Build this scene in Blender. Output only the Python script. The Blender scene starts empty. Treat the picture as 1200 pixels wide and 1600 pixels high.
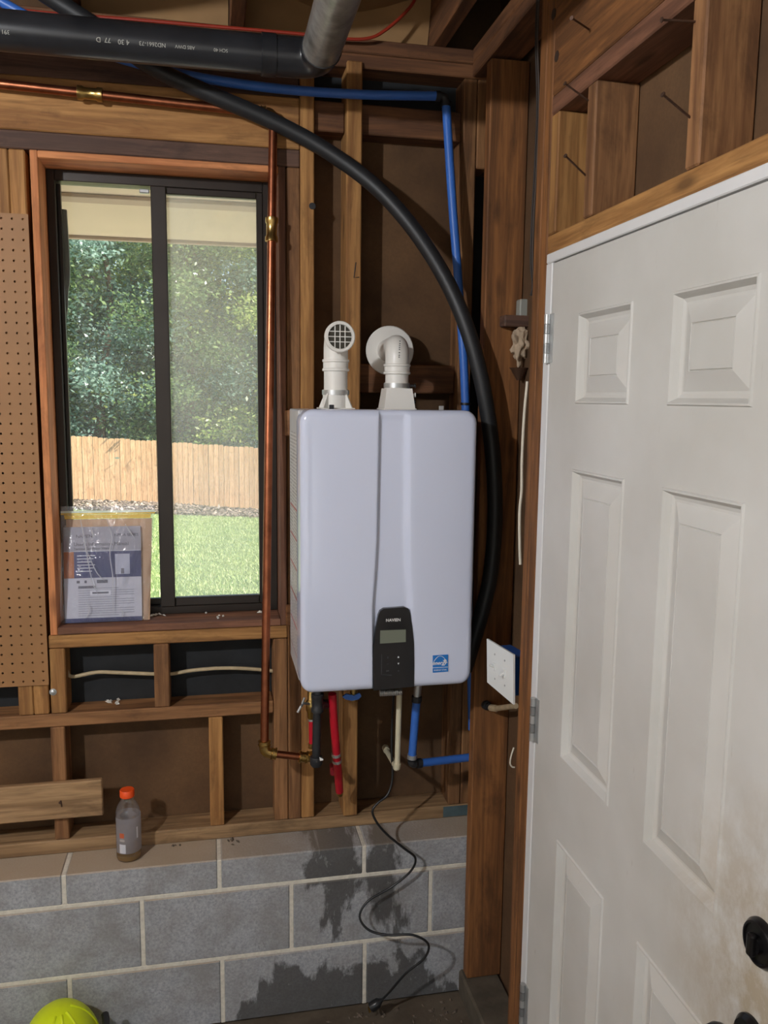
import bpy, bmesh, math, random
import numpy as np
from mathutils import Vector, Matrix
random.seed(7); rng = np.random.default_rng(7)
scene = bpy.context.scene
COL = scene.collection

# ------------------------------------------------------------------ camera
FPX = 1310.0
CAM = np.array([0.0, 0.0, 1.766])
def _rot(a, b, c):
    ca, sa, cb, sb, cc, sc = math.cos(a), math.sin(a), math.cos(b), math.sin(b), math.cos(c), math.sin(c)
    Rz = np.array([[ca, -sa, 0], [sa, ca, 0], [0, 0, 1]])
    Rx = np.array([[1, 0, 0], [0, cb, -sb], [0, sb, cb]])
    Ro = np.array([[cc, 0, sc], [0, 1, 0], [-sc, 0, cc]])
    return Rz @ Rx @ Ro
RM = _rot(-0.2047, -0.1352, -0.01143)
def ray(x, y): return RM @ np.array([(x - 600) / FPX, 1.0, -(y - 800) / FPX])
def atY(x, y, Y): d = ray(x, y); return Vector(CAM + d * (Y - CAM[1]) / d[1])
def atX(x, y, X): d = ray(x, y); return Vector(CAM + d * (X - CAM[0]) / d[0])
def atZ(x, y, Z): d = ray(x, y); return Vector(CAM + d * (Z - CAM[2]) / d[2])
def atD(x, y, D): return Vector(CAM + ray(x, y) * D)

cam_data = bpy.data.cameras.new('camera')
cam = bpy.data.objects.new('camera', cam_data); COL.objects.link(cam)
mw = Matrix.Identity(4)
for i in range(3):
    mw[i][0] = RM[i, 0]; mw[i][1] = RM[i, 2]; mw[i][2] = -RM[i, 1]; mw[i][3] = CAM[i]
cam.matrix_world = mw
cam_data.sensor_fit = 'VERTICAL'; cam_data.sensor_height = 24.0
cam_data.lens = FPX / 1600 * 24.0
cam_data.clip_start = 0.02; cam_data.clip_end = 300
scene.camera = cam

# ------------------------------------------------------------------ light
SUN_DIR = Vector((-1.0, 0.38, -1.1)).normalized()      # travel direction: from the right, slightly behind the house
w = bpy.data.worlds.new('sky'); scene.world = w; w.use_nodes = True
nt = w.node_tree; nt.nodes.clear()
sky = nt.nodes.new('ShaderNodeTexSky'); sky.sky_type = 'NISHITA'; sky.sun_disc = False
sky.sun_elevation = math.asin(-SUN_DIR.z); sky.sun_rotation = math.atan2(-SUN_DIR.x, -SUN_DIR.y)
bg = nt.nodes.new('ShaderNodeBackground'); bg.inputs[1].default_value = 0.30
wo = nt.nodes.new('ShaderNodeOutputWorld')
nt.links.new(sky.outputs[0], bg.inputs[0]); nt.links.new(bg.outputs[0], wo.inputs[0])
sd = bpy.data.lights.new('sun', 'SUN'); sd.energy = 12.0; sd.color = (1, .95, .86); sd.angle = 0.01
sun = bpy.data.objects.new('sun', sd); COL.objects.link(sun)
sun.rotation_euler = SUN_DIR.to_track_quat('-Z', 'Y').to_euler(); sun.location = (0, 0, 12)
LAMP_POS = Vector((-1.35, 0.10, 2.52)); LAMP_WATT = 146.0
vs = scene.view_settings
vs.view_transform = 'Standard'; vs.look = 'None'; vs.gamma = 1.0; vs.exposure = 0.0; vs.use_curve_mapping = False

# ------------------------------------------------------------------ materials
MATS = {}
def srgb(r, g, b):
    f = lambda c: (c / 255 / 12.92) if c / 255 <= .04045 else ((c / 255 + .055) / 1.055) ** 2.4
    return (f(r), f(g), f(b), 1)
class NB:
    def __init__(s, name):
        s.m = bpy.data.materials.new(name); s.m.use_nodes = True
        s.t = s.m.node_tree; s.n = s.t.nodes; s.p = s.n['Principled BSDF']; s.out = s.n['Material Output']
    def add(s, typ, **kw):
        n = s.n.new(typ)
        for k, v in kw.items():
            if k in n.inputs: n.inputs[k].default_value = v
            else: setattr(n, k, v)
        return n
    def link(s, a, b): s.t.links.new(a, b)
    def coords(s, scale=(1, 1, 1), rand=True, world=False):
        tc = s.add('ShaderNodeNewGeometry') if world else s.add('ShaderNodeTexCoord')
        src = tc.outputs['Position'] if world else tc.outputs['Object']
        mp = s.add('ShaderNodeMapping'); mp.inputs['Scale'].default_value = scale
        s.link(src, mp.inputs['Vector'])
        if rand and not world:
            oi = s.add('ShaderNodeObjectInfo'); mu = s.add('ShaderNodeMath', operation='MULTIPLY'); mu.inputs[1].default_value = 60
            s.link(oi.outputs['Random'], mu.inputs[0])
            cb = s.add('ShaderNodeCombineXYZ')
            for i in range(3): s.link(mu.outputs[0], cb.inputs[i])
            s.link(cb.outputs[0], mp.inputs['Location'])
        return mp.outputs[0]
    def noise(s, vec, scale, detail=4, rough=.55, dist=0):
        n = s.add('ShaderNodeTexNoise'); n.inputs['Scale'].default_value = scale; n.inputs['Detail'].default_value = detail
        n.inputs['Roughness'].default_value = rough; n.inputs['Distortion'].default_value = dist
        s.link(vec, n.inputs['Vector']); return n.outputs['Fac']
    def ramp(s, fac, stops):
        r = s.add('ShaderNodeValToRGB'); e = r.color_ramp.elements
        while len(e) < len(stops): e.new(.5)
        for i, (p, c) in enumerate(stops):
            e[i].position = p; e[i].color = c if len(c) == 4 else (*c, 1)
        s.link(fac, r.inputs[0]); return r.outputs[0]
    def mix(s, fac, a, b, typ='MIX'):
        n = s.add('ShaderNodeMix', data_type='RGBA', blend_type=typ)
        if isinstance(fac, (int, float)): n.inputs[0].default_value = fac
        else: s.link(fac, n.inputs[0])
        for k, v in ((6, a), (7, b)):
            if isinstance(v, tuple): n.inputs[k].default_value = v
            else: s.link(v, n.inputs[k])
        return n.outputs[2]
    def math(s, op, a, b=0.0, clamp=False):
        n = s.add('ShaderNodeMath', operation=op, use_clamp=clamp)
        for i, v in enumerate((a, b)):
            if isinstance(v, (int, float)): n.inputs[i].default_value = v
            else: s.link(v, n.inputs[i])
        return n.outputs[0]
    def bump(s, h, strength=.2, dist=.002):
        b = s.add('ShaderNodeBump'); b.inputs['Strength'].default_value = strength; b.inputs['Distance'].default_value = dist
        s.link(h, b.inputs['Height']); s.link(b.outputs[0], s.p.inputs['Normal'])
    def base(s, c): s.link(c, s.p.inputs['Base Color'])

def plain(name, col, rough=.5, metal=0.0, var=0.0, scale=20, coat=0, bump=0, **kw):
    if name in MATS: return MATS[name]
    b = NB(name); b.p.inputs['Roughness'].default_value = rough; b.p.inputs['Metallic'].default_value = metal
    b.p.inputs['Coat Weight'].default_value = coat
    v = b.coords(); f = b.noise(v, scale)
    dk = tuple(c * (1 - var) for c in col[:3]) + (1,); lt = tuple(min(1, c * (1 + var)) for c in col[:3]) + (1,)
    b.base(b.ramp(f, [(.3, dk), (.7, lt)]))
    if bump: b.bump(f, bump)
    for k, x in kw.items(): b.p.inputs[k].default_value = x
    MATS[name] = b.m; return b.m

WT = {  # light, dark
    'tan':   (srgb(182, 134, 78), srgb(136, 92, 48)),
    'brown': (srgb(152, 108, 68), srgb(106, 70, 40)),
    'post':  (srgb(146, 96, 52), srgb(98, 62, 32)),
    'dark':  (srgb(112, 82, 66), srgb(78, 56, 46)),
    'red':   (srgb(138, 94, 70), srgb(98, 64, 46)),
    'cedar': (srgb(182, 132, 90), srgb(140, 96, 62)),
    'grey':  (srgb(178, 144, 104), srgb(132, 102, 70)),
    'top':   (srgb(124, 82, 50), srgb(86, 54, 32)),
    'fence': (srgb(232, 190, 144), srgb(204, 158, 112)),
    'jamb':  (srgb(222, 148, 94), srgb(186, 116, 70)),  # window glow painted into the wood: lighter and more orange
    'stub':  (srgb(156, 112, 72), srgb(108, 72, 44)),
}
def wood(tone, axis):
    key = f'wood_{tone}_{"xyz"[axis]}'
    if key in MATS: return MATS[key]
    lt, dk = WT[tone]; b = NB(key)
    sc = [14.0] * 3; sc[axis] = .9
    v = b.coords(tuple(sc)); f = b.noise(v, 2.2, 6, .6, .6)
    g = b.noise(v, 9.0, 3, .6, .2)
    c = b.mix(b.ramp(f, [(.38, (0, 0, 0)), (.62, (1, 1, 1))]), dk, lt)
    c = b.mix(b.math('MULTIPLY', b.ramp(g, [(.45, (0, 0, 0)), (.75, (1, 1, 1))]), .6), c, tuple(x * .62 for x in dk[:3]) + (1,), 'MIX')
    # knots
    sk = [10.0] * 3; sk[axis] = 3.2
    vo = b.add('ShaderNodeTexVoronoi'); vo.inputs['Scale'].default_value = 1.0
    b.link(b.coords(tuple(sk)), vo.inputs['Vector'])
    k = b.ramp(vo.outputs['Distance'], [(.05, (1, 1, 1)), (.14, (0, 0, 0))])
    c = b.mix(b.math('MULTIPLY', k, .7), c, tuple(x * .28 for x in dk[:3]) + (1,))
    # broad grime
    sg = [9.0] * 3; sg[axis] = 3.5
    gr = b.noise(b.coords(tuple(sg)), 1.3, 6, .68, .4)
    c = b.mix(b.math('MULTIPLY', b.ramp(gr, [(.54, (0, 0, 0)), (.70, (1, 1, 1))]), .55), c, tuple(x * .33 for x in dk[:3]) + (1,))
    hs = b.add('ShaderNodeHueSaturation'); oi = b.add('ShaderNodeObjectInfo')
    b.link(b.math('ADD', b.math('MULTIPLY', oi.outputs['Random'], .24), .88), hs.inputs['Value']); b.link(c, hs.inputs['Color'])
    b.base(hs.outputs[0]); b.p.inputs['Roughness'].default_value = .75
    b.bump(f, .25, .0015)
    MATS[key] = b.m; return b.m

def m_block():
    if 'block' in MATS: return MATS['block']
    b = NB('concrete_block'); wv = b.coords(world=True)
    f = b.noise(wv, 160, 3, .7); g = b.noise(wv, 9, 5, .6)
    c = b.mix(b.ramp(f, [(.3, (0, 0, 0)), (.7, (1, 1, 1))]), srgb(140, 142, 146), srgb(182, 184, 187))
    c = b.mix(b.math('MULTIPLY', b.ramp(g, [(.4, (0, 0, 0)), (.65, (1, 1, 1))]), .6), c, srgb(132, 128, 124))
    # water stains with their own ragged outline, strongest below the heater
    sep = b.add('ShaderNodeSeparateXYZ'); geo = b.add('ShaderNodeNewGeometry'); b.link(geo.outputs['Position'], sep.inputs[0])
    dx = b.math('ABSOLUTE', b.math('SUBTRACT', sep.outputs[0], .36)); 
    near = b.math('SUBTRACT', 1.0, b.math('DIVIDE', dx, .42), True)
    sv = b.coords((7, 1, 3.2), world=True); sn = b.noise(sv, 1.0, 6, .62, .3)
    low = b.math('MULTIPLY', b.math('SUBTRACT', .17, sep.outputs[2]), 1.5)
    low = b.math('MULTIPLY', low, b.math('ADD', .15, b.math('MINIMUM', b.math('MULTIPLY', near, 3.0), 1.0)))
    st = b.math('ADD', b.math('ADD', sn, b.math('MULTIPLY', near, .26)), b.math('MAXIMUM', low, -.02))
    mask = b.ramp(st, [(.69, (0, 0, 0)), (.735, (1, 1, 1))])
    c = b.mix(b.math('MULTIPLY', mask, .82), c, srgb(64, 62, 60))
    ef = b.noise(b.coords((18, 1, 9), world=True), 1.0, 5, .7)
    c = b.mix(b.math('MULTIPLY', b.ramp(ef, [(.64, (0, 0, 0)), (.72, (1, 1, 1))]), .4), c, srgb(196, 196, 196))
    # brown dust on surfaces that face up
    sn2 = b.add('ShaderNodeSeparateXYZ'); b.link(geo.outputs['Normal'], sn2.inputs[0])
    up = b.ramp(sn2.outputs[2], [(.5, (0, 0, 0)), (.8, (1, 1, 1))])
    c = b.mix(b.math('MULTIPLY', up, b.math('SUBTRACT', .85, b.math('MULTIPLY', near, .75))), c, srgb(178, 158, 132))
    b.base(c); b.p.inputs['Roughness'].default_value = .9; b.bump(f, .5, .002)
    MATS['block'] = b.m; return b.m

def m_door():
    if 'door' in MATS: return MATS['door']
    b = NB('door_paint'); wv = b.coords(world=True)
    c = b.mix(b.ramp(b.noise(wv, 3, 4), [(.35, (0, 0, 0)), (.7, (1, 1, 1))]), srgb(198, 196, 190), srgb(212, 211, 207))
    # hand grime round the lock
    vm = b.add('ShaderNodeVectorMath', operation='DISTANCE'); b.link(wv, vm.inputs[0]); vm.inputs[1].default_value = (.71, .84, .98)
    d = b.math('SUBTRACT', 1.0, b.math('DIVIDE', vm.outputs['Value'], .33), True)
    gn = b.noise(b.coords((1, 22, 16), world=True), 1.0, 6, .7)
    gm = b.math('MULTIPLY', b.ramp(gn, [(.30, (0, 0, 0)), (.60, (1, 1, 1))]), b.math('MULTIPLY', d, 1.5), True)
    c = b.mix(b.math('MULTIPLY', gm, .65), c, srgb(152, 130, 88))
    sc = b.noise(b.coords((1, 70, 9), world=True), 1.0, 4, .7)
    c = b.mix(b.math('MULTIPLY', b.ramp(sc, [(.70, (0, 0, 0)), (.76, (1, 1, 1))]), .45), c, srgb(150, 138, 122))
    b.base(c); b.p.inputs['Roughness'].default_value = .45
    MATS['door'] = b.m; return b.m

def m_sheath():
    if 'sheath' in MATS: return MATS['sheath']
    b = NB('fibreboard'); wv = b.coords(world=True)
    f = b.noise(wv, 120, 3, .7); g = b.noise(wv, 4, 5, .6)
    c = b.mix(f, srgb(88, 62, 38), srgb(116, 86, 56))
    c = b.mix(b.ramp(g, [(.35, (0, 0, 0)), (.7, (1, 1, 1))]), c, srgb(74, 52, 32), 'MIX')
    b.base(c); b.p.inputs['Roughness'].default_value = .9; b.bump(f, .3, .001)
    MATS['sheath'] = b.m; return b.m

def m_floor():
    b = NB('dirty_concrete'); wv = b.coords(world=True)
    g = b.noise(wv, 5, 6, .65); f = b.noise(wv, 60, 4, .7)
    c = b.mix(b.ramp(g, [(.35, (0, 0, 0)), (.65, (1, 1, 1))]), srgb(78, 68, 56), srgb(118, 106, 90))
    c = b.mix(b.math('MULTIPLY', f, .4), c, srgb(60, 50, 40))
    b.base(c); b.p.inputs['Roughness'].default_value = .7; b.bump(f, .3, .002); return b.m

def glass(name, tint=(1, 1, 1, 1), fac=.08, haze=0.0, hazecol=(.8, .8, .8, 1), rough=.02, bump=0, refl=.5):
    if name in MATS: return MATS[name]
    b = NB(name); b.n.remove(b.p)
    tr = b.add('ShaderNodeBsdfTransparent'); tr.inputs[0].default_value = tint
    gl = b.add('ShaderNodeBsdfGlossy'); gl.inputs['Roughness'].default_value = rough
    lw = b.add('ShaderNodeLayerWeight'); lw.inputs[0].default_value = .35
    mx = b.add('ShaderNodeMixShader'); b.link(b.math('ADD', b.math('MULTIPLY', lw.outputs['Fresnel'], refl), fac), mx.inputs[0])
    b.link(tr.outputs[0], mx.inputs[1]); b.link(gl.outputs[0], mx.inputs[2]); o = mx.outputs[0]
    if bump:
        nz = b.noise(b.coords((9, 9, 4)), 3.0, 4, .6, 1.0); bp = b.add('ShaderNodeBump')
        bp.inputs['Strength'].default_value = bump; bp.inputs['Distance'].default_value = .02
        b.link(nz, bp.inputs['Height']); b.link(bp.outputs[0], gl.inputs['Normal'])
    if haze:
        df = b.add('ShaderNodeBsdfDiffuse'); df.inputs[0].default_value = hazecol
        tl = b.add('ShaderNodeBsdfTranslucent'); tl.inputs[0].default_value = hazecol
        ad = b.add('ShaderNodeMixShader'); ad.inputs[0].default_value = .5
        b.link(df.outputs[0], ad.inputs[1]); b.link(tl.outputs[0], ad.inputs[2])
        m2 = b.add('ShaderNodeMixShader')
        nz = b.noise(b.coords((3, 3, 3)), 2.0, 4, .6); b.link(b.math('MULTIPLY', b.math('ADD', nz, .5), haze), m2.inputs[0])
        b.link(o, m2.inputs[1]); b.link(ad.outputs[0], m2.inputs[2]); o = m2.outputs[0]
    b.link(o, b.out.inputs['Surface']); MATS[name] = b.m; return b.m

# ------------------------------------------------------------------ object helpers
WL = {}
def wl(o): return WL[o.name] if o is not None else Vector((0, 0, 0))
def tag(o, label=None, cat=None, group=None, kind=None):
    if label: o['label'] = label
    if cat: o['category'] = cat
    if group: o['group'] = group
    if kind: o['kind'] = kind
    return o
def link(name, data, loc, parent=None):
    o = bpy.data.objects.new(name, data); COL.objects.link(o)
    loc = Vector(loc); o.parent = parent; o.location = loc - wl(parent)
    WL[o.name] = loc.copy(); return o
def thing(name, loc, label, cat, group=None, kind=None):
    return tag(link(name, None, loc), label, cat, group, kind)
def mk(name, verts, faces, mat, parent=None, smooth=False, origin=None):
    vs_ = np.asarray([tuple(v) for v in verts], dtype=float)
    if origin is None: origin = (vs_.min(0) + vs_.max(0)) / 2
    vs_ = vs_ - np.asarray(tuple(origin))
    me = bpy.data.meshes.new(name); me.from_pydata(vs_.tolist(), [], faces)
    me.materials.append(mat)
    if smooth: me.polygons.foreach_set('use_smooth', [True] * len(me.polygons))
    me.update(); return link(name, me, origin, parent)
def bm_obj(name, bm, mat, parent=None, smooth=False, origin=None):
    bmesh.ops.recalc_face_normals(bm, faces=bm.faces)
    v = [x.co.copy() for x in bm.verts]; bm.verts.index_update(); f = [[a.index for a in p.verts] for p in bm.faces]; bm.free()
    return mk(name, v, f, mat, parent, smooth, origin)
def box_bm(x0, x1, y0, y1, z0, z1, bev=.002, seg=1):
    bm = bmesh.new(); bmesh.ops.create_cube(bm, size=1)
    for v in bm.verts:
        v.co = Vector(((x0 + x1) / 2 + v.co.x * (x1 - x0), (y0 + y1) / 2 + v.co.y * (y1 - y0), (z0 + z1) / 2 + v.co.z * (z1 - z0)))
    if bev: bmesh.ops.bevel(bm, geom=bm.edges[:], offset=bev, segments=seg, affect='EDGES', profile=.5)
    return bm
def box(name, x0, x1, y0, y1, z0, z1, mat, parent=None, bev=.002, seg=1, smooth=False):
    return bm_obj(name, box_bm(x0, x1, y0, y1, z0, z1, bev, seg), mat, parent, smooth)
def board(name, x0, x1, y0, y1, z0, z1, tone, parent, bev=.003):
    d = (x1 - x0, y1 - y0, z1 - z0)
    return box(name, x0, x1, y0, y1, z0, z1, wood(tone, d.index(max(d))), parent, bev)
def spline(pts, n=8):
    P = [Vector(p) for p in pts]; out = []
    Q = [P[0] * 2 - P[1]] + P + [P[-1] * 2 - P[-2]]
    for i in range(1, len(Q) - 2):
        a, b, c, d = Q[i - 1:i + 3]
        for k in range(n):
            t = k / n
            out.append(.5 * ((2 * b) + (c - a) * t + (2 * a - 5 * b + 4 * c - d) * t * t + (3 * b - a - 3 * c + d) * t ** 3))
    out.append(P[-1]); return out
def tube(name, pts, r, mat, parent=None, n=14, cap=True):
    pts = [Vector(p) for p in pts]; R = r if isinstance(r, (list, tuple)) else [r] * len(pts)
    verts, faces = [], []; prev = None
    for i, p in enumerate(pts):
        t = (pts[min(i + 1, len(pts) - 1)] - pts[max(i - 1, 0)]).normalized()
        if prev is None:
            a = Vector((0, 0, 1)) if abs(t.z) < .9 else Vector((1, 0, 0)); u = t.cross(a).normalized()
        else: u = (prev - t * prev.dot(t)).normalized()
        prev = u; v = t.cross(u)
        for k in range(n):
            th = 2 * math.pi * k / n; verts.append(p + (u * math.cos(th) + v * math.sin(th)) * R[i])
    for i in range(len(pts) - 1):
        for k in range(n):
            a, b = i * n + k, i * n + (k + 1) % n; faces.append([a, b, b + n, a + n])
    if cap: faces.append(list(range(n))[::-1]); faces.append([(len(pts) - 1) * n + k for k in range(n)])
    o = mk(name, verts, faces, mat, parent, True)
    sharp(o); return o
def sharp(o, ang=40):
    me = o.data
    bm = bmesh.new(); bm.from_mesh(me)
    for e in bm.edges:
        if len(e.link_faces) == 2 and e.calc_face_angle(0) > math.radians(ang): e.smooth = False
    bm.to_mesh(me); bm.free()
def lathe(name, prof, base, axis, mat, parent=None, n=24, closed=False):
    axis = Vector(axis).normalized(); base = Vector(base)
    a = Vector((0, 0, 1)) if abs(axis.z) < .9 else Vector((1, 0, 0)); u = axis.cross(a).normalized(); v = axis.cross(u)
    verts, faces = [], []
    for r, h in prof:
        for k in range(n):
            th = 2 * math.pi * k / n; verts.append(base + axis * h + (u * math.cos(th) + v * math.sin(th)) * max(r, 1e-5))
    m = len(prof)
    for i in range(m - 1 + (1 if closed else 0)):
        for k in range(n):
            a_, b_ = i * n + k, i * n + (k + 1) % n; c_, d_ = ((i + 1) % m) * n + (k + 1) % n, ((i + 1) % m) * n + k
            faces.append([a_, b_, c_, d_])
    if not closed: faces.append(list(range(n))[::-1]); faces.append([(m - 1) * n + k for k in range(n)])
    bm = bmesh.new(); bv = [bm.verts.new(x) for x in verts]
    for f in faces: bm.faces.new([bv[i] for i in f])
    o = bm_obj(name, bm, mat, parent, True); sharp(o); return o
def rod(name, p0, p1, r, mat, parent=None, n=16):
    p0, p1 = Vector(p0), Vector(p1); return lathe(name, [(r, 0), (r, (p1 - p0).length)], p0, p1 - p0, mat, parent, n)
def ring_fit(name, p, axis, r, L, mat, parent, lip=.003):      # fitting with raised end lips
    return lathe(name, [(r, -L / 2), (r + lip, -L / 2 + .001), (r + lip, -L / 2 + .2 * L), (r, -L / 2 + .27 * L), (r, L / 2 - .27 * L), (r + lip, L / 2 - .2 * L), (r + lip, L / 2 - .001), (r, L / 2)], p, axis, mat, parent)
def bend(p0, p1, p2, r=.03, n=7):       # rounded corner at p1
    p0, p1, p2 = Vector(p0), Vector(p1), Vector(p2); a = p1 + (p0 - p1).normalized() * r; c = p1 + (p2 - p1).normalized() * r
    return [(a * (1 - t) ** 2 + p1 * 2 * t * (1 - t) + c * t * t) for t in [i / n for i in range(n + 1)]]
def quadmesh(name, quads, mat, parent=None, thick=None):
    verts, faces = [], []
    for q in quads:
        i = len(verts); verts += list(q); faces.append(list(range(i, i + len(q))))
    return mk(name, verts, faces, mat, parent)
def plate(name, corners, th, mat, parent=None, nrm=None):      # thin solid from a planar outline
    c = [Vector(p) for p in corners]; n = (c[1] - c[0]).cross(c[2] - c[1]).normalized()
    if nrm is not None and n.dot(Vector(nrm)) < 0: n = -n
    k = len(c); v = c + [p + n * th for p in c]
    f = [list(range(k)), list(range(k, 2 * k))[::-1]] + [[i, (i + 1) % k, (i + 1) % k + k, i + k] for i in range(k)]
    bm = bmesh.new(); bv = [bm.verts.new(x) for x in v]
    for q in f: bm.faces.new([bv[i] for i in q])
    return bm_obj(name, bm, mat, parent)
def text(name, body, size, origin, ux, uz, mat, parent, align='CENTER', extrude=.0002, shear=0, off=0):
    cu = bpy.data.curves.new(name + '_c', 'FONT'); cu.body = body; cu.size = size; cu.align_x = align; cu.align_y = 'CENTER'
    cu.extrude = extrude; cu.shear = shear; cu.offset = off; cu.resolution_u = 3
    t = bpy.data.objects.new(name + '_t', cu); COL.objects.link(t)
    dg = bpy.context.evaluated_depsgraph_get(); me = t.evaluated_get(dg).to_mesh()
    ux, uz = Vector(ux).normalized(), Vector(uz).normalized(); un = ux.cross(uz)
    v = [Vector(origin) + ux * a.co.x + uz * a.co.y + un * a.co.z for a in me.vertices]; f = [list(p.vertices) for p in me.polygons]
    t.evaluated_get(dg).to_mesh_clear(); bpy.data.objects.remove(t); bpy.data.curves.remove(cu)
    return mk(name, v, f, mat, parent)

# colours
COPPER = plain('copper', srgb(160, 98, 70), .34, 1.0, .25, 30)
BRASS = plain('brass', srgb(186, 156, 96), .28, 1.0, .1, 8)
ABS = plain('abs_black', (.018, .019, .022, 1), .28, 0, .5, 5)
HOSE = plain('hose_black', (.014, .015, .017, 1), .5, 0, .2, 5)
BLUE = plain('pex_blue', srgb(58, 110, 196), .4, 0, .12, 5)
REDP = plain('pex_red', srgb(196, 24, 44), .4, 0, .1, 5)
PVC = plain('pvc_white', srgb(228, 226, 220), .35, 0, .02, 5)
CREAM = plain('cpvc_cream', srgb(214, 206, 178), .4, 0, .04, 5)
STEEL = plain('steel', srgb(196, 198, 198), .38, .75, .1, 12)
IRON = plain('black_iron', (.03, .031, .034, 1), .45, .3, .3, 14)
NAIL = plain('nail_rust', srgb(88, 66, 54), .6, .5, .3, 60)
MORTAR = plain('mortar', srgb(216, 210, 196), .95, 0, .12, 90, bump=.5)
TAR_SHADE = plain('tar_and_shade_black', (.012, .014, .016, 1), .8, 0, .4, 12)  # tar paper black, also painted shade for the deep corner gap
WHITE = plain('white_paint', srgb(224, 224, 224), .4, 0, .02, 5)
BRONZE = plain('bronze_alu', srgb(52, 46, 42), .4, .4, .12, 9)
BLACKP = plain('black_plastic', (.012, .012, .013, 1), .35, 0, .1, 9)
BLACKG = plain('black_gloss', (.010, .010, .012, 1), .12, 0, .05, 9)
INK = plain('ink_black', (.02, .02, .022, 1), .6, 0, 0, 5)

# ------------------------------------------------------------------ levels (metres)
YB, YS, YH = 2.203, 2.315, 2.404          # block face, stud face, sheathing
XR = 0.71                                 # room side of the right wall
ZL = 0.50                                 # top of the block ledge
S15 = .038
# ================================================================== ROOM SHELL
tag(box('floor', -2.6, .86, -3.6, 2.45, -.15, 0, m_floor(), bev=0), 'dirty brown concrete garage floor', 'floor', kind='structure')
INK_ = plain('kraft_print', srgb(44, 36, 28), .8)
ceil = thing('ceiling', (0, 0, 2.7), 'open ceiling of dark joists with kraft faced insulation', 'ceiling', kind='structure')
KRAFT = plain('kraft_paper', srgb(150, 116, 76), .8, 0, .15, 6, bump=.3)
box('deck', -2.6, .86, -3.6, 2.5, 2.95, 3.0, KRAFT, ceil, 0)
JX = [-1.95, -1.55, -1.15, -.75, -.34, .065, .60]
for jx in JX: board('joist', jx, jx + S15, -3.4, 2.40, 2.702, 2.89, 'top', ceil)
for a, b in zip(JX[:-1], JX[1:]):
    # sagging batt between joists
    n = 8; vv, ff = [], []
    ys = np.linspace(-3.3, 2.38, 40)
    for j, y in enumerate(ys):
        for i in range(n + 1):
            u = i / n; vv.append((a + S15 + u * (b - a - S15), y, 2.86 - .06 * math.sin(math.pi * u) - .012 * math.sin(5 * y + a * 9) - .03 * max(0, (y - 2.0) / .4)))
    for j in range(len(ys) - 1):
        for i in range(n): q = j * (n + 1) + i; ff.append([q, q + 1, q + n + 2, q + n + 1])
    bt = mk('insulation_batt', vv, ff, KRAFT, ceil, True)
for fx, fw, seed_ in ((-.30, .363, 1), (.105, .493, 2)):
    vv, ff = [], []
    for j in range(7):
        t = j / 6
        for i in range(13):
            u = i / 12; vv.append((fx + u * fw, 2.375 - .035 * math.sin(t * 1.6) - .010 * math.sin(7 * u + seed_) * t, 2.704 + .012 * math.sin(5 * u + seed_) ** 2 + t * .135))
    for j in range(6):
        for i in range(12): q = j * 13 + i; ff.append([q, q + 1, q + 14, q + 13])
    fl_ = mk('kraft_flap', vv, ff, KRAFT, ceil, True)
q = atY(604, -3, 2.338); text('flap_lettering', 'DXI', .05, q, (1, 0, -.06), (0, 0, 1), INK_, ceil)
box('wall_left', -2.65, -2.45, -3.6, 2.45, 0, 2.95, plain('drywall', srgb(196, 188, 176), .9, 0, .04, 4), bev=0); tag(bpy.data.objects['wall_left'], 'plain drywall on the garage side wall', 'wall', kind='structure')
wf = thing('wall_front', (0, -3.6, 0), 'wall round the open garage door', 'wall', kind='structure')
DW = MATS['drywall']
box('pier', -2.6, -2.2, -3.6, -3.45, 0, 2.95, DW, wf, 0); box('pier', .35, .9, -3.6, -3.45, 0, 2.95, DW, wf, 0); box('lintel', -2.2, .35, -3.6, -3.45, 2.15, 2.95, DW, wf, 0)

# ------------------------------------------------------------------ back wall
wb = thing('wall_back', (0, YB, 0), 'open stud wall on grey concrete blocks below the window', 'wall', kind='structure')
# concrete blocks
JT = .0115
def course(z0, z1, joints):
    j = [-2.45] + sorted(joints) + [.88]
    for a, b in zip(j[:-1], j[1:]):
        bm = box_bm(a + JT / 2, b - JT / 2, YB, YB + .2, z0 + JT / 2, z1 - (JT / 2 if z1 < .45 else 0), .003)
        bm_obj('concrete_block', bm, m_block(), wb)
jA = [.4155 + .4064 * k for k in range(-7, 2)]; jB = [.2035 + .4064 * k for k in range(-6, 2)]
course(0, .203, jA); course(.203, .409, jB); course(.409, ZL, [x - .004 for x in jA])
MB = lambda *a: box('mortar_joint', *a, MORTAR, wb, .002)
for z in (.203, .409): MB(-2.45, .88, YB + .0015, YB + .19, z - JT / 2 - .001, z + JT / 2 + .001)
for zs, js in (((0, .203), jA), ((.203, .409), jB), ((.409, ZL - .002), [x - .004 for x in jA])):
    for x in js: MB(x - JT / 2 - .001, x + JT / 2 + .001, YB + .002, YB + .19, zs[0] + .004, zs[1] - .004 if zs[1] < .45 else zs[1])
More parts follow.
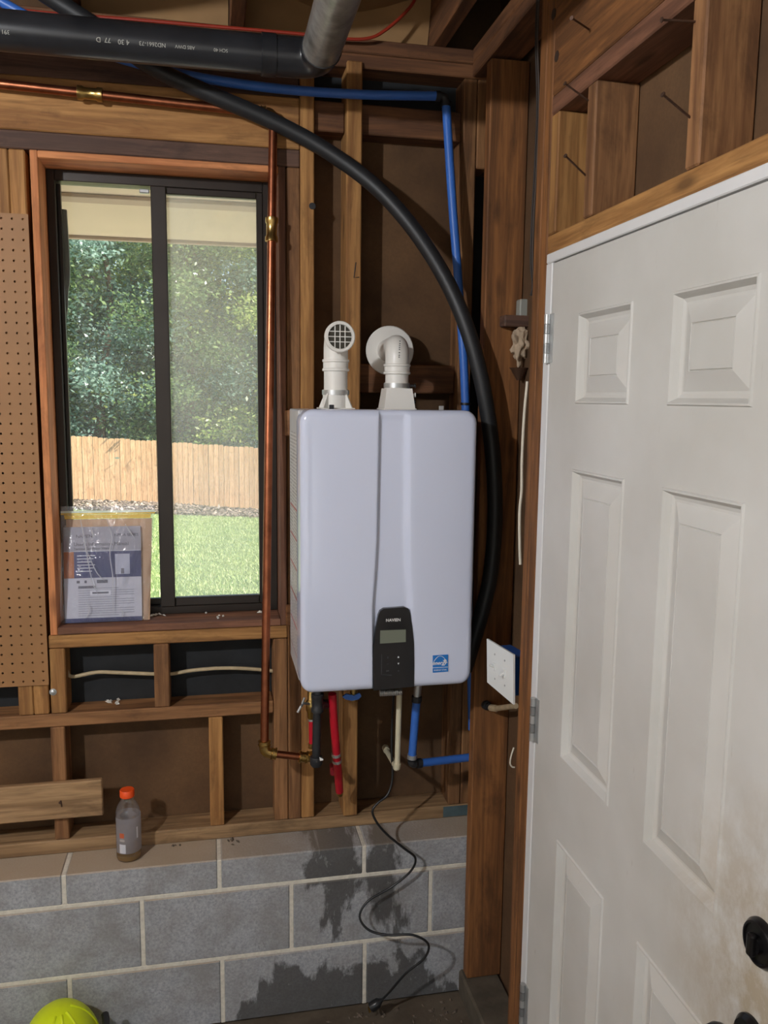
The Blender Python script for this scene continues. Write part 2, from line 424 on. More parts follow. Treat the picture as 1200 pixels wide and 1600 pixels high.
# sheathing
SH = m_sheath()
for a in ((-2.45, -.43, 2.404, 2.44, .5, 2.95), (.207, .9, 2.404, 2.44, .5, 2.95), (-.43, .207, 2.404, 2.44, .5, 1.122), (-.43, .207, 2.404, 2.44, 2.366, 2.95)):
    box('sheathing_panel', *a, SH, wb, 0)
box('tar_and_shade_sheet', -.40, .165, 2.398, 2.403, .90, 1.10, TAR_SHADE, wb, 0)
box('tar_and_shade_sheet', -.90, -.516, 2.398, 2.403, .90, 1.10, TAR_SHADE, wb, 0)
box('tar_and_shade_sheet', .28, .735, 2.398, 2.403, 2.545, 2.635, TAR_SHADE, wb, 0)
B = lambda n, x0, x1, z0, z1, tone, y0=YS, y1=YH: board(n, x0, x1, y0, y1, z0, z1, tone, wb)
B('bottom_plate', -2.4, .80, ZL, .540, 'grey')
B('fire_block', -2.4, .165, .868, .905, 'brown')
B('top_plate', -2.4, .88, 2.628, 2.664, 'top'); B('top_plate', -2.4, .88, 2.665, 2.701, 'top')
B('header', -2.0, .243, 2.412, 2.540, 'tan', YS, YS + .04); B('header', -2.0, .243, 2.541, 2.627, 'dark', YS + .012, YS + .05)
B('header_plate', -2.0, .243, 2.367, 2.411, 'dark')
B('stud', .244, .2815, .541, 2.627, 'tan')                       # beside the window, full height
B('trimmer_stud', .2065, .2435, .541, 2.366, 'brown')
B('trimmer_stud', .166, .2055, .541, 1.086, 'brown')
B('stud', .366, .4075, .541, 2.640, 'tan', YS - .012, YH)
B('stud', .690, .7275, .541, 2.627, 'brown'); B('stud', .729, .7645, .541, 1.25, 'brown'); B('block_bridging', .729, .7645, 2.395, 2.627, 'brown')
box('tar_and_shade_sheet', .73, .80, 2.398, 2.403, 1.25, 2.395, TAR_SHADE, wb, 0)  # black sheet put in as the shade of the deep corner gap
box('paint_smear', .675, .80, YS - .0014, YS + .0005, ZL + .004, .537, plain('blue_grey_paint', srgb(74, 92, 96), .7, 0, .2, 30), wb, 0)
B('block_bridging', .2825, .365, 2.468, 2.545, 'top', YS + .02); B('block_bridging', .4085, .689, 2.468, 2.545, 'top', YS + .02)
B('block_bridging', .4085, .689, 1.78, 1.86, 'top', YS + .03)
B('rough_sill', -.434, .2055, 1.088, 1.1245, 'tan')
B('cripple_stud', -.434, -.394, .906, 1.087, 'tan'); B('cripple_stud', -.163, -.122, .906, 1.087, 'brown')
B('stud', -.5165, -.479, .906, 2.366, 'tan'); B('stud', -.478, -.4395, .906, 2.366, 'tan')
B('stud', -.4395, -.402, .541, .867, 'brown'); B('stud', -.018, .0215, .541, .867, 'tan')
for x in (-.92, -1.33, -1.74, -2.15): B('stud', x, x + S15, .541, .867, 'brown'); B('stud', x, x + S15, .906, 2.366, 'brown')
# lag screw with washer in the cripple
p = atY(83, 1081, YS)
sc = lathe('lag_screw', [(.0095, 0), (.0095, .002), (.006, .0021), (.006, .006), (.003, .0075)], p, (0, -1, 0), STEEL, wb, 12)
# drilled hole edge in the stud beside the window
p = atY(488, 322, YS); lathe('drill_hole', [(.009, -.001), (.009, .0006), (.0005, .0008)], p, (0, -1, 0), INK, wb, 14)
tube('pencil_mark', [atY(556, 410, YS - .0125), atY(553, 434, YS - .0125), atY(561, 433, YS - .0125)], .0013, INK, wb, 5)

# ------------------------------------------------------------------ right wall
wr = thing('wall_right', (XR, 1.3, 0), 'open stud wall framing the white door', 'wall', kind='structure')
R_ = lambda n, y0, y1, z0, z1, tone, x0=XR, x1=XR + .089: board(n, x0, x1, y0, y1, z0, z1, tone, wr)
R_('corner_post', 2.150, 2.188, .082, 2.62, 'post', XR, XR + .104)
R_('king_stud', 1.781, 1.818, .082, 2.62, 'post'); R_('trimmer_stud', 1.742, 1.780, .082, 2.62, 'post')
R_('cripple_stud', 1.703, 1.741, 2.112, 2.354, 'tan'); R_('cripple_stud', 1.531, 1.568, 2.112, 2.354, 'stub'); R_('cripple_stud', 1.173, 1.211, 2.112, 2.354, 'stub')
R_('cripple_stud', .80, .838, 2.112, 2.354, 'cedar')
R_('header_plate', .55, 1.741, 2.355, 2.392, 'red'); R_('header', .55, 1.741, 2.393, 2.60, 'post', XR, XR + .04)
R_('door_header', .55, 1.741, 2.074, 2.111, 'tan')
R_('top_plate', -3.4, 2.31, 2.628, 2.664, 'top'); R_('top_plate', -3.4, 2.31, 2.665, 2.701, 'top')
box('sheathing_panel', XR + .105, XR + .14, -3.5, 2.40, 0, 2.95, SH, wr, 0)
box('sheathing_panel', XR + .0895, XR + .104, .5, 1.74, 2.112, 2.62, SH, wr, 0)
box('curb', XR - .01, XR + .10, 1.70, 2.20, 0, .081, plain('curb_concrete', srgb(86, 78, 66), .9, 0, .25, 20, bump=.4), wr, .006)
box('lower_wall', XR, XR + .09, -3.4, .84, 0, 2.627, DW, wr, 0)
for (a, b) in (((922, 47), (893, 28)), ((1090, 34), (1033, 31)), ((922, 159), (882, 130)), ((1081, 186), (1035, 147)), ((917, 276), (883, 243))):
    q = atX(*a, XR + .004); t = atX(*b, XR - .055); d = (t - q)
    nl = lathe('nail', [(.0018, 0), (.0018, d.length - .002), (.004, d.length - .0018), (.004, d.length)], q, d, NAIL, wr, 8)
for x, y, h in ((870, 88, .024), (865, 22, .02)):
    p = atX(x, y, XR); lathe('knot', [(.011, -.001), (.011, .0006), (.006, .0009)], p, (-1, 0, 0), plain('knot', srgb(52, 36, 26), .8), wr, 14)

# ================================================================== WINDOW
wn = thing('window_1', (-.11, YS, 1.126), 'sliding window in dark metal frame with redwood jambs', 'window', kind='structure')
WX0, WX1, WZ0, WZ1 = -.4275, .2045, 1.1265, 2.3655
board('jamb', WX0, WX0 + .018, YS - .004, 2.47, WZ0, WZ1, 'jamb', wn, .0015); board('jamb', WX1 - .018, WX1, YS - .004, 2.47, WZ0, WZ1, 'red', wn, .0015)  # left jamb takes the painted glow tone, right jamb the plain one
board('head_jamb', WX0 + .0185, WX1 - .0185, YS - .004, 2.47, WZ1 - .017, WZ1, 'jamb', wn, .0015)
board('window_sill', WX0 + .0185, WX1 - .0185, YS - .004, 2.47, WZ0, WZ0 + .019, 'red', wn, .0015)
fx0, fx1, fz0, fz1 = WX0 + .019, WX1 - .019, WZ0 + .0195, WZ1 - .0175
FY0, FY1 = 2.415, 2.465
for nme, a in (('frame_side', (fx0, fx0 + .020, FY0, FY1, fz0, fz1)), ('frame_side', (fx1 - .034, fx1, FY0, FY1, fz0, fz1)),
               ('frame_head', (fx0 + .0205, fx1 - .0345, FY0, FY1, fz1 - .028, fz1)), ('frame_sill', (fx0 + .0205, fx1 - .0345, FY0, FY1, fz0, fz0 + .022))):
    box(nme, *a, BRONZE, wn, .0015)
# fixed left light (outer track) and sliding right sash (inner track)
mx0, mx1 = -.146, -.106
ls = box('sash_rail', fx0 + .0205, mx0 - .002, 2.442, 2.458, fz0 + .0225, fz0 + .040, BRONZE, wn, .001)
box('sash_stile', fx0 + .0205, fx0 + .030, 2.442, 2.458, fz0 + .0405, fz1 - .030, BRONZE, wn, .001)
st = box('meeting_stile', mx0, mx1, 2.408, 2.438, fz0 + .0225, fz1 - .0285, BRONZE, wn, .002)
box('sash_stile', .134, fx1 - .0345, 2.415, 2.438, fz0 + .0225, fz1 - .0285, BRONZE, wn, .002)
box('sash_rail', mx1 + .0005, .1335, 2.415, 2.438, fz0 + .0225, fz0 + .046, BRONZE, wn, .002)
box('sash_rail', mx1 + .0005, .1335, 2.415, 2.438, fz1 - .046, fz1 - .0285, BRONZE, wn, .002)
lt = box('latch', mx0 - .03, mx0 - .004, 2.425, 2.44, fz1 - .045, fz1 - .034, STEEL, wn, .002)
box('pane', fx0 + .0305, mx0 + .02, 2.448, 2.452, fz0 + .0405, fz1 - .0285, glass('pane_clear', fac=.0, refl=.15, haze=.055, hazecol=(.85, .87, .85, 1)), wn, 0)
box('pane', mx1 - .002, .1345, 2.424, 2.428, fz0 + .046, fz1 - .046, glass('pane_dusty', fac=.0, refl=.12, haze=.23, hazecol=(.85, .87, .82, 1)), wn, 0)
# torn weatherstrip hanging on the outside, left edge
pts = [atY(98, 328, 2.47), atY(103, 420, 2.47), atY(101, 470, 2.47), atY(103, 500, 2.47)]
tube('weatherstrip', spline(pts, 5), [.012] * 8 + [.010] * 4 + [.008, .006, .003, .001], BLACKP, wn, 6)

# ================================================================== DOOR
dr = thing('door_1', (XR, 1.28, .012), 'white six panel door with dark knob and grimy lock edge', 'door', kind='structure')
DM = m_door()
DY0, DY1, DZ0, DZ1 = .872, 1.702, .015, 2.049
py = [(1.0066, 1.2205), (1.348, 1.565)]; pz = [(.235, .839), (1.021, 1.630), (1.759, 1.935)]
# face with six openings
ys = [DY0, py[0][0], py[0][1], py[1][0], py[1][1], DY1]; zs = [DZ0, pz[0][0], pz[0][1], pz[1][0], pz[1][1], pz[2][0], pz[2][1], DZ1]
vv, ff = [], []
for z in zs:
    for y in ys: vv.append((XR, y, z))
for j in range(len(zs) - 1):
    for i in range(len(ys) - 1):
        if i in (1, 3) and j in (1, 3, 5): continue
        q = j * 6 + i; ff.append([q, q + 6, q + 7, q + 1])
k = len(vv)
for (y, z) in ((DY0, DZ0), (DY1, DZ0), (DY1, DZ1), (DY0, DZ1)): vv.append((XR, y, z))
for (y, z) in ((DY0, DZ0), (DY1, DZ0), (DY1, DZ1), (DY0, DZ1)): vv.append((XR + .044, y, z))
for i in range(4): ff.append([k + i, k + (i + 1) % 4, k + 4 + (i + 1) % 4, k + 4 + i])
ff.append([k + 4, k + 5, k + 6, k + 7])
mk('slab', vv, ff, DM, dr)
prof = [(0, 0), (.002, -.003), (.005, -.003), (.008, .002), (.012, .010), (.018, .0125), (.022, .0125), (.024, .0115), (.050, .0015), (.0515, .0012), (.053, .0035), (.0545, .0012)]
for (a, b) in py:
    for (c, d) in pz:
        vv, ff = [], []
        for ins, dep in prof:
            for (y, z) in ((a + ins, c + ins), (b - ins, c + ins), (b - ins, d - ins), (a + ins, d - ins)): vv.append((XR + dep, y, z))
        for i in range(len(prof) - 1):
            for q in range(4): ff.append([i * 4 + q, i * 4 + (q + 1) % 4, i * 4 + 4 + (q + 1) % 4, i * 4 + 4 + q])
        n = (len(prof) - 1) * 4; ff.append([n, n + 1, n + 2, n + 3])
        mk('panel', vv, ff, DM, dr)
box('jamb', XR, XR + .10, 1.709, 1.741, 0, 2.053, WHITE, dr, .002); box('jamb', XR, XR + .10, .845, .868, 0, 2.053, WHITE, dr, .002)
box('head_jamb', XR, XR + .10, .845, 1.741, 2.0535, 2.0735, WHITE, dr, .002)
box('door_stop', XR + .046, XR + .09, .86, 1.716, 2.03, 2.053, WHITE, dr, .001)
for zc in (1.895, 1.050, .345):
    hg = box('hinge', XR - .0018, XR - .0002, 1.688, 1.706, zc - .051, zc + .051, STEEL, dr, 0)
    for i in range(5):
        rod('knuckle', (XR - .006, 1.710, zc - .051 + i * .0204), (XR - .006, 1.710, zc - .051 + i * .0204 + .0192), .0065, STEEL if i % 2 == 0 else plain('steel_worn', srgb(150, 152, 152), .4, .7), hg, 12)
# deadbolt and knob
OB = plain('oil_rubbed_bronze', (.012, .011, .012, 1), .3, .4, .2, 30)
db = lathe('deadbolt_rose', [(.033, 0), (.033, .004), (.029, .010), (.026, .0105), (.025, .007), (.012, .007), (.012, .014), (.001, .014)], (XR - .0002, .905, 1.052), (-1, 0, 0), OB, dr, 36)
box('thumb_turn', XR - .022, XR - .012, .899, .911, 1.036, 1.068, OB, db, .003, 2)
kr = lathe('knob_rose', [(.033, 0), (.033, .004), (.027, .011), (.012, .013), (.011, .03), (.013, .034)], (XR - .0002, .910, .906), (-1, 0, 0), OB, dr, 36)
lathe('knob', [(.012, .028), (.017, .033), (.026, .042), (.028, .050), (.026, .058), (.018, .064), (.0, .066)], (XR, .910, .906), (-1, 0, 0), OB, dr, 32)
# ================================================================== TANKLESS WATER HEATER
HX0, HX1, HZ0, HZ1, HY = .207, .643, 1.0435, 1.738, 1.968
ht = thing('tankless_water_heater', ((HX0 + HX1) / 2, 2.29, HZ0), 'white wall-mounted tankless water heater with black control panel', 'water heater')
ENAMEL = plain('heater_enamel', srgb(210, 217, 238), .14, 0, .01, 3, coat=.3)
CASE = plain('heater_case', srgb(196, 196, 198), .35, 0, .03, 3)
def cover():
    rc, re, yb = .032, .020, 2.062
    XC, ZC, hw, hh = (HX0 + HX1) / 2, (HZ0 + HZ1) / 2, (HX1 - HX0) / 2, (HZ1 - HZ0) / 2
    eo = [0, .0007, .0022, .005, .009, .014, .020, .030]
    zr = [HZ0 + e for e in eo] + list(np.linspace(HZ0 + .045, HZ1 - .045, 46)) + [HZ1 - e for e in eo[::-1]]
    XL = lambda z: np.interp(z, [1.05, 1.20, 1.26, 1.33, 1.42, 1.75], [.386, .384, .3835, .388, .3925, .3955])
    XA = lambda z: np.interp(z, [1.05, 1.20, 1.27, 1.34, 1.45, 1.75], [.460, .461, .468, .461, .457, .4535])
    def sdf(x, z):
        qx, qz = abs(x - XC) - (hw - rc), abs(z - ZC) - (hh - rc)
        return -(math.hypot(max(qx, 0), max(qz, 0)) + min(max(qx, qz), 0) - rc)
    V, F, ncol = [], [], None
    for z in zr:
        dz = min(z - HZ0, HZ1 - z); sh = rc - math.sqrt(max(0, rc * rc - (rc - min(dz, rc)) ** 2))
        el, er = HX0 + sh, HX1 - sh; xl, xa = XL(z), XA(z)
        cols = [el + e for e in eo] + list(np.linspace(HX0 + .07, xl - .02, 6)) + [xl - .006, xl - .002, xl - .0005, xl + .0015, xl + .004]
        cols += list(np.linspace(xl + .012, xa - .006, 5)) + list(np.linspace(xa, xa + .020, 7)) + list(np.linspace(xa + .03, HX1 - .07, 6)) + [er - e for e in eo[::-1]]
        ncol = len(cols)
        for x in cols:
            d = min(max(sdf(x, z), 0), re); y = HY + re - math.sqrt(re * re - (re - d) ** 2)
            rec = .0105
            if x <= xl: c = 0 if x < xl - .0015 else rec * .15
            elif x < xa: c = rec * (1 if x > xl + .002 else .75)
            else: t = min(1, (x - xa) / .020); c = rec * (1 - (3 * t * t - 2 * t ** 3))
            # left shoulder crowns slightly towards the crease
            c += .006 * max(0, (abs(x - XC) / hw) ** 3)
            V.append((x, y + c * min(1, d / re), z))
    nr = len(zr)
    for j in range(nr - 1):
        for i in range(ncol - 1): q = j * ncol + i; F.append([q, q + 1, q + ncol + 1, q + ncol])
    ring = [i for i in range(ncol)] + [j * ncol + ncol - 1 for j in range(1, nr)] + [(nr - 1) * ncol + i for i in range(ncol - 2, -1, -1)] + [j * ncol for j in range(nr - 2, 0, -1)]
    b0 = len(V)
    for i in ring: V.append((V[i][0], yb, V[i][2]))
    n = len(ring)
    for k in range(n): F.append([ring[k], ring[(k + 1) % n], b0 + (k + 1) % n, b0 + k][::-1])
    F.append([b0 + k for k in range(n)])
    o = mk('front_cover', V, F, ENAMEL, ht, True); sharp(o, 55); return o
fc = cover(); fc['label'] = 'glossy white moulded front cover'
box('case', HX0 + .004, HX1 - .004, 2.0625, 2.289, HZ0 + .004, HZ1 - .003, CASE, ht, .004, 2)
def m_label():
    b = NB('warning_label'); tc = b.add('ShaderNodeTexCoord'); sp = b.add('ShaderNodeSeparateXYZ'); b.link(tc.outputs['Object'], sp.inputs[0])
    z = sp.outputs[2]; y = sp.outputs[1]
    ln = b.math('FRACT', b.math('MULTIPLY', z, 110)); nz = b.noise(b.coords((1, 60, 25), rand=False), 1.0, 3, .7)
    ink = b.math('MULTIPLY', b.math('GREATER_THAN', ln, .5), b.math('GREATER_THAN', nz, .47))
    inr = b.math('LESS_THAN', b.math('ABSOLUTE', y), .085)
    c = b.mix(b.math('MULTIPLY', b.math('MULTIPLY', ink, inr), .7), srgb(206, 204, 204), srgb(120, 116, 118))
    blk = b.math('FRACT', b.math('MULTIPLY', b.math('ADD', z, .6), 13)); red = b.math('MULTIPLY', b.math('LESS_THAN', blk, .07), b.math('LESS_THAN', z, .12))
    c = b.mix(b.math('MULTIPLY', red, inr), c, srgb(168, 40, 56))
    b.base(c); b.p.inputs['Roughness'].default_value = .4; return b.m
lb = box('warning_label', HX0 + .0028, HX0 + .0039, 2.075, 2.272, 1.098, 1.676, m_label(), ht, 0); lb['label'] = 'white side label with grey and red print'
# control panel
Y1 = HY - .0016
ol = [(583.5, 1079), (583, 1045), (583.5, 1012), (587, 985), (591, 962), (594, 955), (600, 951), (616, 950), (632, 948.5), (638, 951), (641, 958), (644.5, 980), (647, 1005), (647.5, 1040), (647, 1073)]
pn = plate('control_panel', [atY(x, y, Y1) for x, y in ol], .014, BLACKG, ht, (0, 1, 0)); pn['label'] = 'glossy black control panel'
def px(x, y, d=.0): return atY(x, y, Y1 - d)
UX, UZ = (1, 0, 0), (0, 0, 1)
LOGO = plain('print_white', srgb(226, 226, 226), .5)
text('brand_lettering', 'NAVIEN', .0105, px(614.5, 969, .0006), UX, UZ, LOGO, pn, off=.0002)
sc_ = plate('display_screen', [px(594, 985, .0004), px(634, 983.5, .0004), px(634, 1003, .0004), px(593.5, 1005.5, .0004)], .001, plain('lcd', srgb(112, 118, 104), .2), pn, (0, -1, 0))
for sgn, yy in ((1, 1026.5), (-1, 1037)):
    c = px(622.5, yy, .0006); s = .0024
    plate('arrow_mark', [c + Vector((-s, 0, -s * .8 * sgn)), c + Vector((s, 0, -s * .8 * sgn)), c + Vector((0, 0, s * sgn))], .0004, LOGO, pn, (0, -1, 0))
DIM = plain('print_dim', srgb(92, 94, 96), .5)
text('power_lettering', 'OK', .006, px(605.5, 1048.5, .0006), UX, UZ, DIM, pn); text('power_mark', '||', .006, px(606, 1027, .0006), UX, UZ, DIM, pn)
text('power_mark', '—', .006, px(605.5, 1037, .0006), UX, UZ, DIM, pn); text('power_mark', 'o', .006, px(622.5, 1048, .0006), UX, UZ, DIM, pn)
tube('button_outline', [px(596.5, 1022, .0005), px(596, 1054, .0005), px(612, 1055, .0005)], .0005, DIM, pn, 5)
# energy sticker
YE = HY + .0012
ex = lambda x, y, d=0: atY(x, y, YE - d)
e = [ex(676, 1024), ex(700, 1022.5), ex(700, 1049), ex(676, 1051)]
es = plate('rating_sticker', e, .0012, plain('sticker_blue', srgb(28, 116, 196), .4), ht, (0, -1, 0)); es['label'] = 'blue square rating sticker with white script'
ARC = [ex(677 + 22 * (i / 12), 1036 - 11 * math.sin(math.pi * (i / 12)) ** .8, .0014) for i in range(13)]
tube('sticker_arc', ARC, .0006, LOGO, es, 5)
text('sticker_script', 'energy', .0135, ex(686.5, 1036, .0016), UX, UZ, LOGO, es, shear=.35, off=.0002)
c = ex(695, 1032.5, .0016); plate('sticker_star', [c + Vector((math.sin(i * math.pi / 5), 0, math.cos(i * math.pi / 5))) * (.0062 if i % 2 == 0 else .0026) for i in range(10)], .0002, LOGO, es, (0, -1, 0))
plate('sticker_rule', [ex(676, 1043.2, .0014), ex(700, 1041.8, .0014), ex(700, 1042.5, .0014), ex(676, 1043.9, .0014)], .0002, LOGO, es, (0, -1, 0))
text('sticker_lettering', 'ENERGY STAR', .0052, ex(688, 1047, .0016), UX, UZ, LOGO, es)
# top clips and screws
for x in (519.5, 692):
    p = atY(x, 640, 2.05); p.z = HZ1 - .004
    ck = box('top_clip', p.x - .006, p.x + .006, 2.063, 2.067, p.z, p.z + .014, STEEL if x > 600 else IRON, ht, .001)
box('base_tray', HX0 + .03, HX1 - .03, 2.07, 2.27, HZ0 - .008, HZ0 - .0005, IRON, ht, .002)
for z0, z1 in ((1.66, 1.73), (1.13, 1.19)):
    board('mounting_cleat', .199, .662, 2.2905, YS - .013, z0, z1, 'cedar', wb)

# ------------------------------------------------------------------ vents
YV = 2.12
def adapter(X, r, h, fins, nm):
    base = thing(nm, (X, YV, HZ1 - .003), '', '')
    box('flange', X - .043, X + .043, YV - .043, YV + .043, HZ1 - .003, HZ1 + .002, PVC, base, .001)
    return base
iX = atY(524.5, 600, YV).x; zc = lambda y, x=524: atY(x, y, YV).z
vi = adapter(iX, .03, .05, 4, 'intake_vent_pipe'); tag(vi, 'white plastic intake elbow with a grid screen on the heater', 'vent pipe')
rod('collar', (iX, YV, HZ1 + .002), (iX, YV, zc(609)), .0325, PVC, vi, 28)
for a in range(4):
    th = math.pi / 4 + a * math.pi / 2; u = Vector((math.cos(th), math.sin(th), 0)); n_ = Vector((-u.y, u.x, 0)) * .002
    b0 = Vector((iX, YV, HZ1 + .002)); q = [b0 + u * .031 - n_, b0 + u * .052 - n_, b0 + u * .034 + Vector((0, 0, .036)) - n_, b0 + u * .031 + Vector((0, 0, .036)) - n_]
    plate('gusset', q, .004, PVC, vi, n_)
rod('hose_clamp', (iX, YV, zc(617)), (iX, YV, zc(609.5)), .0345, STEEL, vi, 28)
rod('pipe', (iX, YV, zc(609)), (iX, YV, zc(573)), .0297, PVC, vi, 28)
op = atY(531.5, 526, YV - .062); zt = op.z
pth = [(iX, YV, zc(574))] + bend((iX, YV, zc(574)), (iX, YV, zt), (op.x, op.y, zt), .034, 8) + [(op.x, op.y + .004, zt)]
ring_fit('coupling', (iX, YV, zc(571)), (0, 0, 1), .0318, .030, PVC, vi, .0022)
el = tube('elbow', pth, .0305, PVC, vi, 28)
dv = (Vector(op) - Vector((iX, YV, zt))).normalized()
lathe('screen_rim', [(.0375, -.012), (.0375, .0), (.0355, .002), (.030, .002), (.029, -.002), (.029, -.012)], op, dv, PVC, vi, 36, True)
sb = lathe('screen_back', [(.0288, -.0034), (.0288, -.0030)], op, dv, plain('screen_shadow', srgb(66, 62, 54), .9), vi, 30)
su = dv.cross(Vector((0, 0, 1))).normalized()
for k in (-.0125, 0, .0125):
    L = math.sqrt(.029 ** 2 - k * k)
    rod('screen_bar', Vector(op) + su * k - Vector((0, 0, L)) - dv * .0008, Vector(op) + su * k + Vector((0, 0, L)) - dv * .0008, .0013, PVC, vi, 6)
    rod('screen_bar', Vector(op) + Vector((0, 0, k)) - su * L - dv * .0008, Vector(op) + Vector((0, 0, k)) + su * L - dv * .0008, .0013, PVC, vi, 6)
# exhaust
eX = atY(620, 600, YV).x
ve = adapter(eX, .03, .05, 4, 'exhaust_vent_pipe'); tag(ve, 'white plastic exhaust elbow running into a round wall flange', 'vent pipe')
ztap = zc(607, 620)
V = [];
for z, h in ((HZ1 + .002, .040), (ztap, .033)):
    V += [(eX - h, YV - h, z), (eX + h, YV - h, z), (eX + h, YV + h, z), (eX - h, YV + h, z)]
mk('adapter_body', V, [[0, 1, 2, 3], [4, 5, 6, 7], [0, 1, 5, 4], [1, 2, 6, 5], [2, 3, 7, 6], [3, 0, 4, 7]], PVC, ve)
rod('collar', (eX, YV, ztap), (eX, YV, zc(598, 620)), .0318, PVC, ve, 28)
rod('hose_clamp', (eX, YV, zc(606, 620)), (eX, YV, zc(599, 620)), .0335, STEEL, ve, 28)
for yy in (603, 617, 627): p = atY(641, yy, YV - .02); lathe('test_port', [(.004, 0), (.004, .010), (.006, .0105), (.006, .014)], p, (1, -.2, 0), BLACKP if yy != 617 else PVC, ve, 10)
rod('pipe', (eX, YV, zc(600, 620)), (eX, YV, zc(574, 620)), .0297, PVC, ve, 28)
ring_fit('coupling', (eX, YV, zc(577, 620)), (0, 0, 1), .0325, .026, PVC, ve, .0022)
zt = zc(541, 620); wx = atY(609, 541, 2.325).x; YF = 2.326
tube('elbow', [(eX, YV, zc(578, 620))] + bend((eX, YV, zc(578, 620)), (eX, YV, zt), (wx, YF, zt), .036, 9) + [(wx, 2.403, zt)], .0305, PVC, ve, 28)
lathe('wall_flange', [(.0675, 0), (.068, -.004), (.0655, -.007), (.034, -.008), (.033, -.013), (.0306, -.013), (.0306, 0)], (wx, YF, zt), (0, 1, 0), PVC, ve, 48, True)
for k, yy in enumerate((533, 537, 540, 543, 546, 551, 555, 558)):
    p = atY(625 - k * .2, yy, YV - .0295 - .002); box('pipe_print', p.x - .0016, p.x + .0016, p.y, p.y + .0008, p.z - .0012, p.z + .0012, DIM, ve, 0)

# ================================================================== PIPES
# black drain pipe
YA, RA = 2.10, .0425
a0, a1 = atY(0, 52.5, YA), atY(430, 82, YA); zA = (a0.z + a1.z) / 2
dp = thing('drain_pipe', (a1.x, YA, zA), 'thick black plastic drain pipe with elbow under the ceiling', 'pipe')
rod('pipe', (-2.44, YA, zA), (a1.x - .01, YA, zA), RA, ABS, dp, 40)
cx = atY(413, 80, YA).x
lathe('coupling', [(RA, 0), (RA + .004, .001), (RA + .004, .034), (RA, .035)], (cx - .008, YA, zA), (1, 0, 0), ABS, dp, 40)
tx = atY(497, 90, YA).x
tube('elbow', [(cx + .02, YA, zA)] + bend((cx, YA, zA), (tx, YA, zA), (tx, YA - .2, zA), .058, 10) + [(tx, YA - .085, zA)], RA + .0015, ABS, dp, 36)
lathe('socket_lip', [(RA + .004, 0), (RA + .004, .006), (RA, .007)], (tx, YA - .068, zA), (0, -1, 0), IRON, dp, 36)
tube('pipe', [(tx, YA - .073, zA), (tx, -3.4, zA + .03)], RA + .002, plain('abs_dusty', srgb(122, 120, 116), .28, 0, .5, 26), dp, 36)
PR = plain('pipe_print_grey', srgb(168, 168, 160), .6)
def on_pipe(x, y): return atY(x, y, YA - RA)
def pipe_text(s, x, y, size):      # lettering stands on its head and bends round the pipe
    q = on_pipe(x, y); dz = max(-.9, min(.9, (q.z - zA) / RA)); yy = YA - math.sqrt(1 - dz * dz) * RA - .0006
    n_ = Vector((0, yy - YA, q.z - zA)).normalized(); uz = Vector((0, -n_.z, n_.y)); uz = uz if uz.z < 0 else -uz
    text('pipe_lettering', s, size, (q.x, yy - .0004, zA + dz * RA), (-1, 0, 0), uz, PR, dp)
pipe_text('D', 153.5, 61, .014); pipe_text('77', 168, 62, .014); pipe_text('4 30', 193, 65, .014); pipe_text('ND2661-73', 238, 68.5, .012); pipe_text('ABS DWV', 289, 73, .010); pipe_text('SCH 40', 345, 78, .010); pipe_text('391', 8, 49, .012)

# black flexible conduit
hp = [(45, -26, 2.20), (85, 0, 2.215), (150, 42, 2.225), (240, 106, 2.245), (330, 148, 2.26), (420, 187, 2.27), (500, 229, 2.265), (580, 286, 2.24), (640, 350, 2.20), (690, 425, 2.15), (725, 500, 2.115), (749, 580, 2.10), (764, 660, 2.10), (772, 740, 2.10), (773, 820, 2.105), (766, 900, 2.11), (752, 960, 2.115), (738, 1008, 2.12), (727, 1045, 2.14)]
o = tube('black_conduit', spline([atY(*p) for p in hp], 6), .0205, HOSE, None, 18); tag(o, 'thick black flexible conduit arcing beside the heater', 'hose')

# blue supply line, upper
def crimp(p, ax, par, r=.0145, L=.014, m=None): return rod('crimp_ring', Vector(p) - Vector(ax).normalized() * L / 2, Vector(p) + Vector(ax).normalized() * L / 2, r, m or STEEL, par, 16)
bl = thing('blue_water_line', atY(697, 160, 2.275), 'blue flexible water line elbowing down behind the heater', 'pipe')
up = [atY(-40, -22, 2.275), atY(40, 24, 2.275), atY(150, 78, 2.275), atY(275, 114, 2.275), atY(420, 137, 2.275), atY(560, 147.5, 2.275), atY(684, 150, 2.275)]
tube('tube', spline(up, 6), .0118, BLUE, bl, 14)
dn = [atY(697, 163, 2.275), atY(707, 320, 2.265), atY(719, 480, 2.25), atY(727.5, 640, 2.245), atY(735, 1000, 2.235), atY(738, 1140, 2.235)]
tube('tube', spline(dn, 6), .0118, BLUE, bl, 14)
ef = tube('elbow_fitting', bend(atY(680, 150, 2.275), atY(695.5, 150, 2.275), atY(697, 168, 2.275), .014), .010, IRON, bl, 12)
crimp(up[-1], (1, 0, 0), bl, .0135, .012, IRON); crimp(dn[0], (0, 0, 1), bl, .0135, .012, IRON)
zp = atY(727.3, 631, 2.245); crimp(zp, (0, 0, 1), bl, .0145, .006, BLACKP)
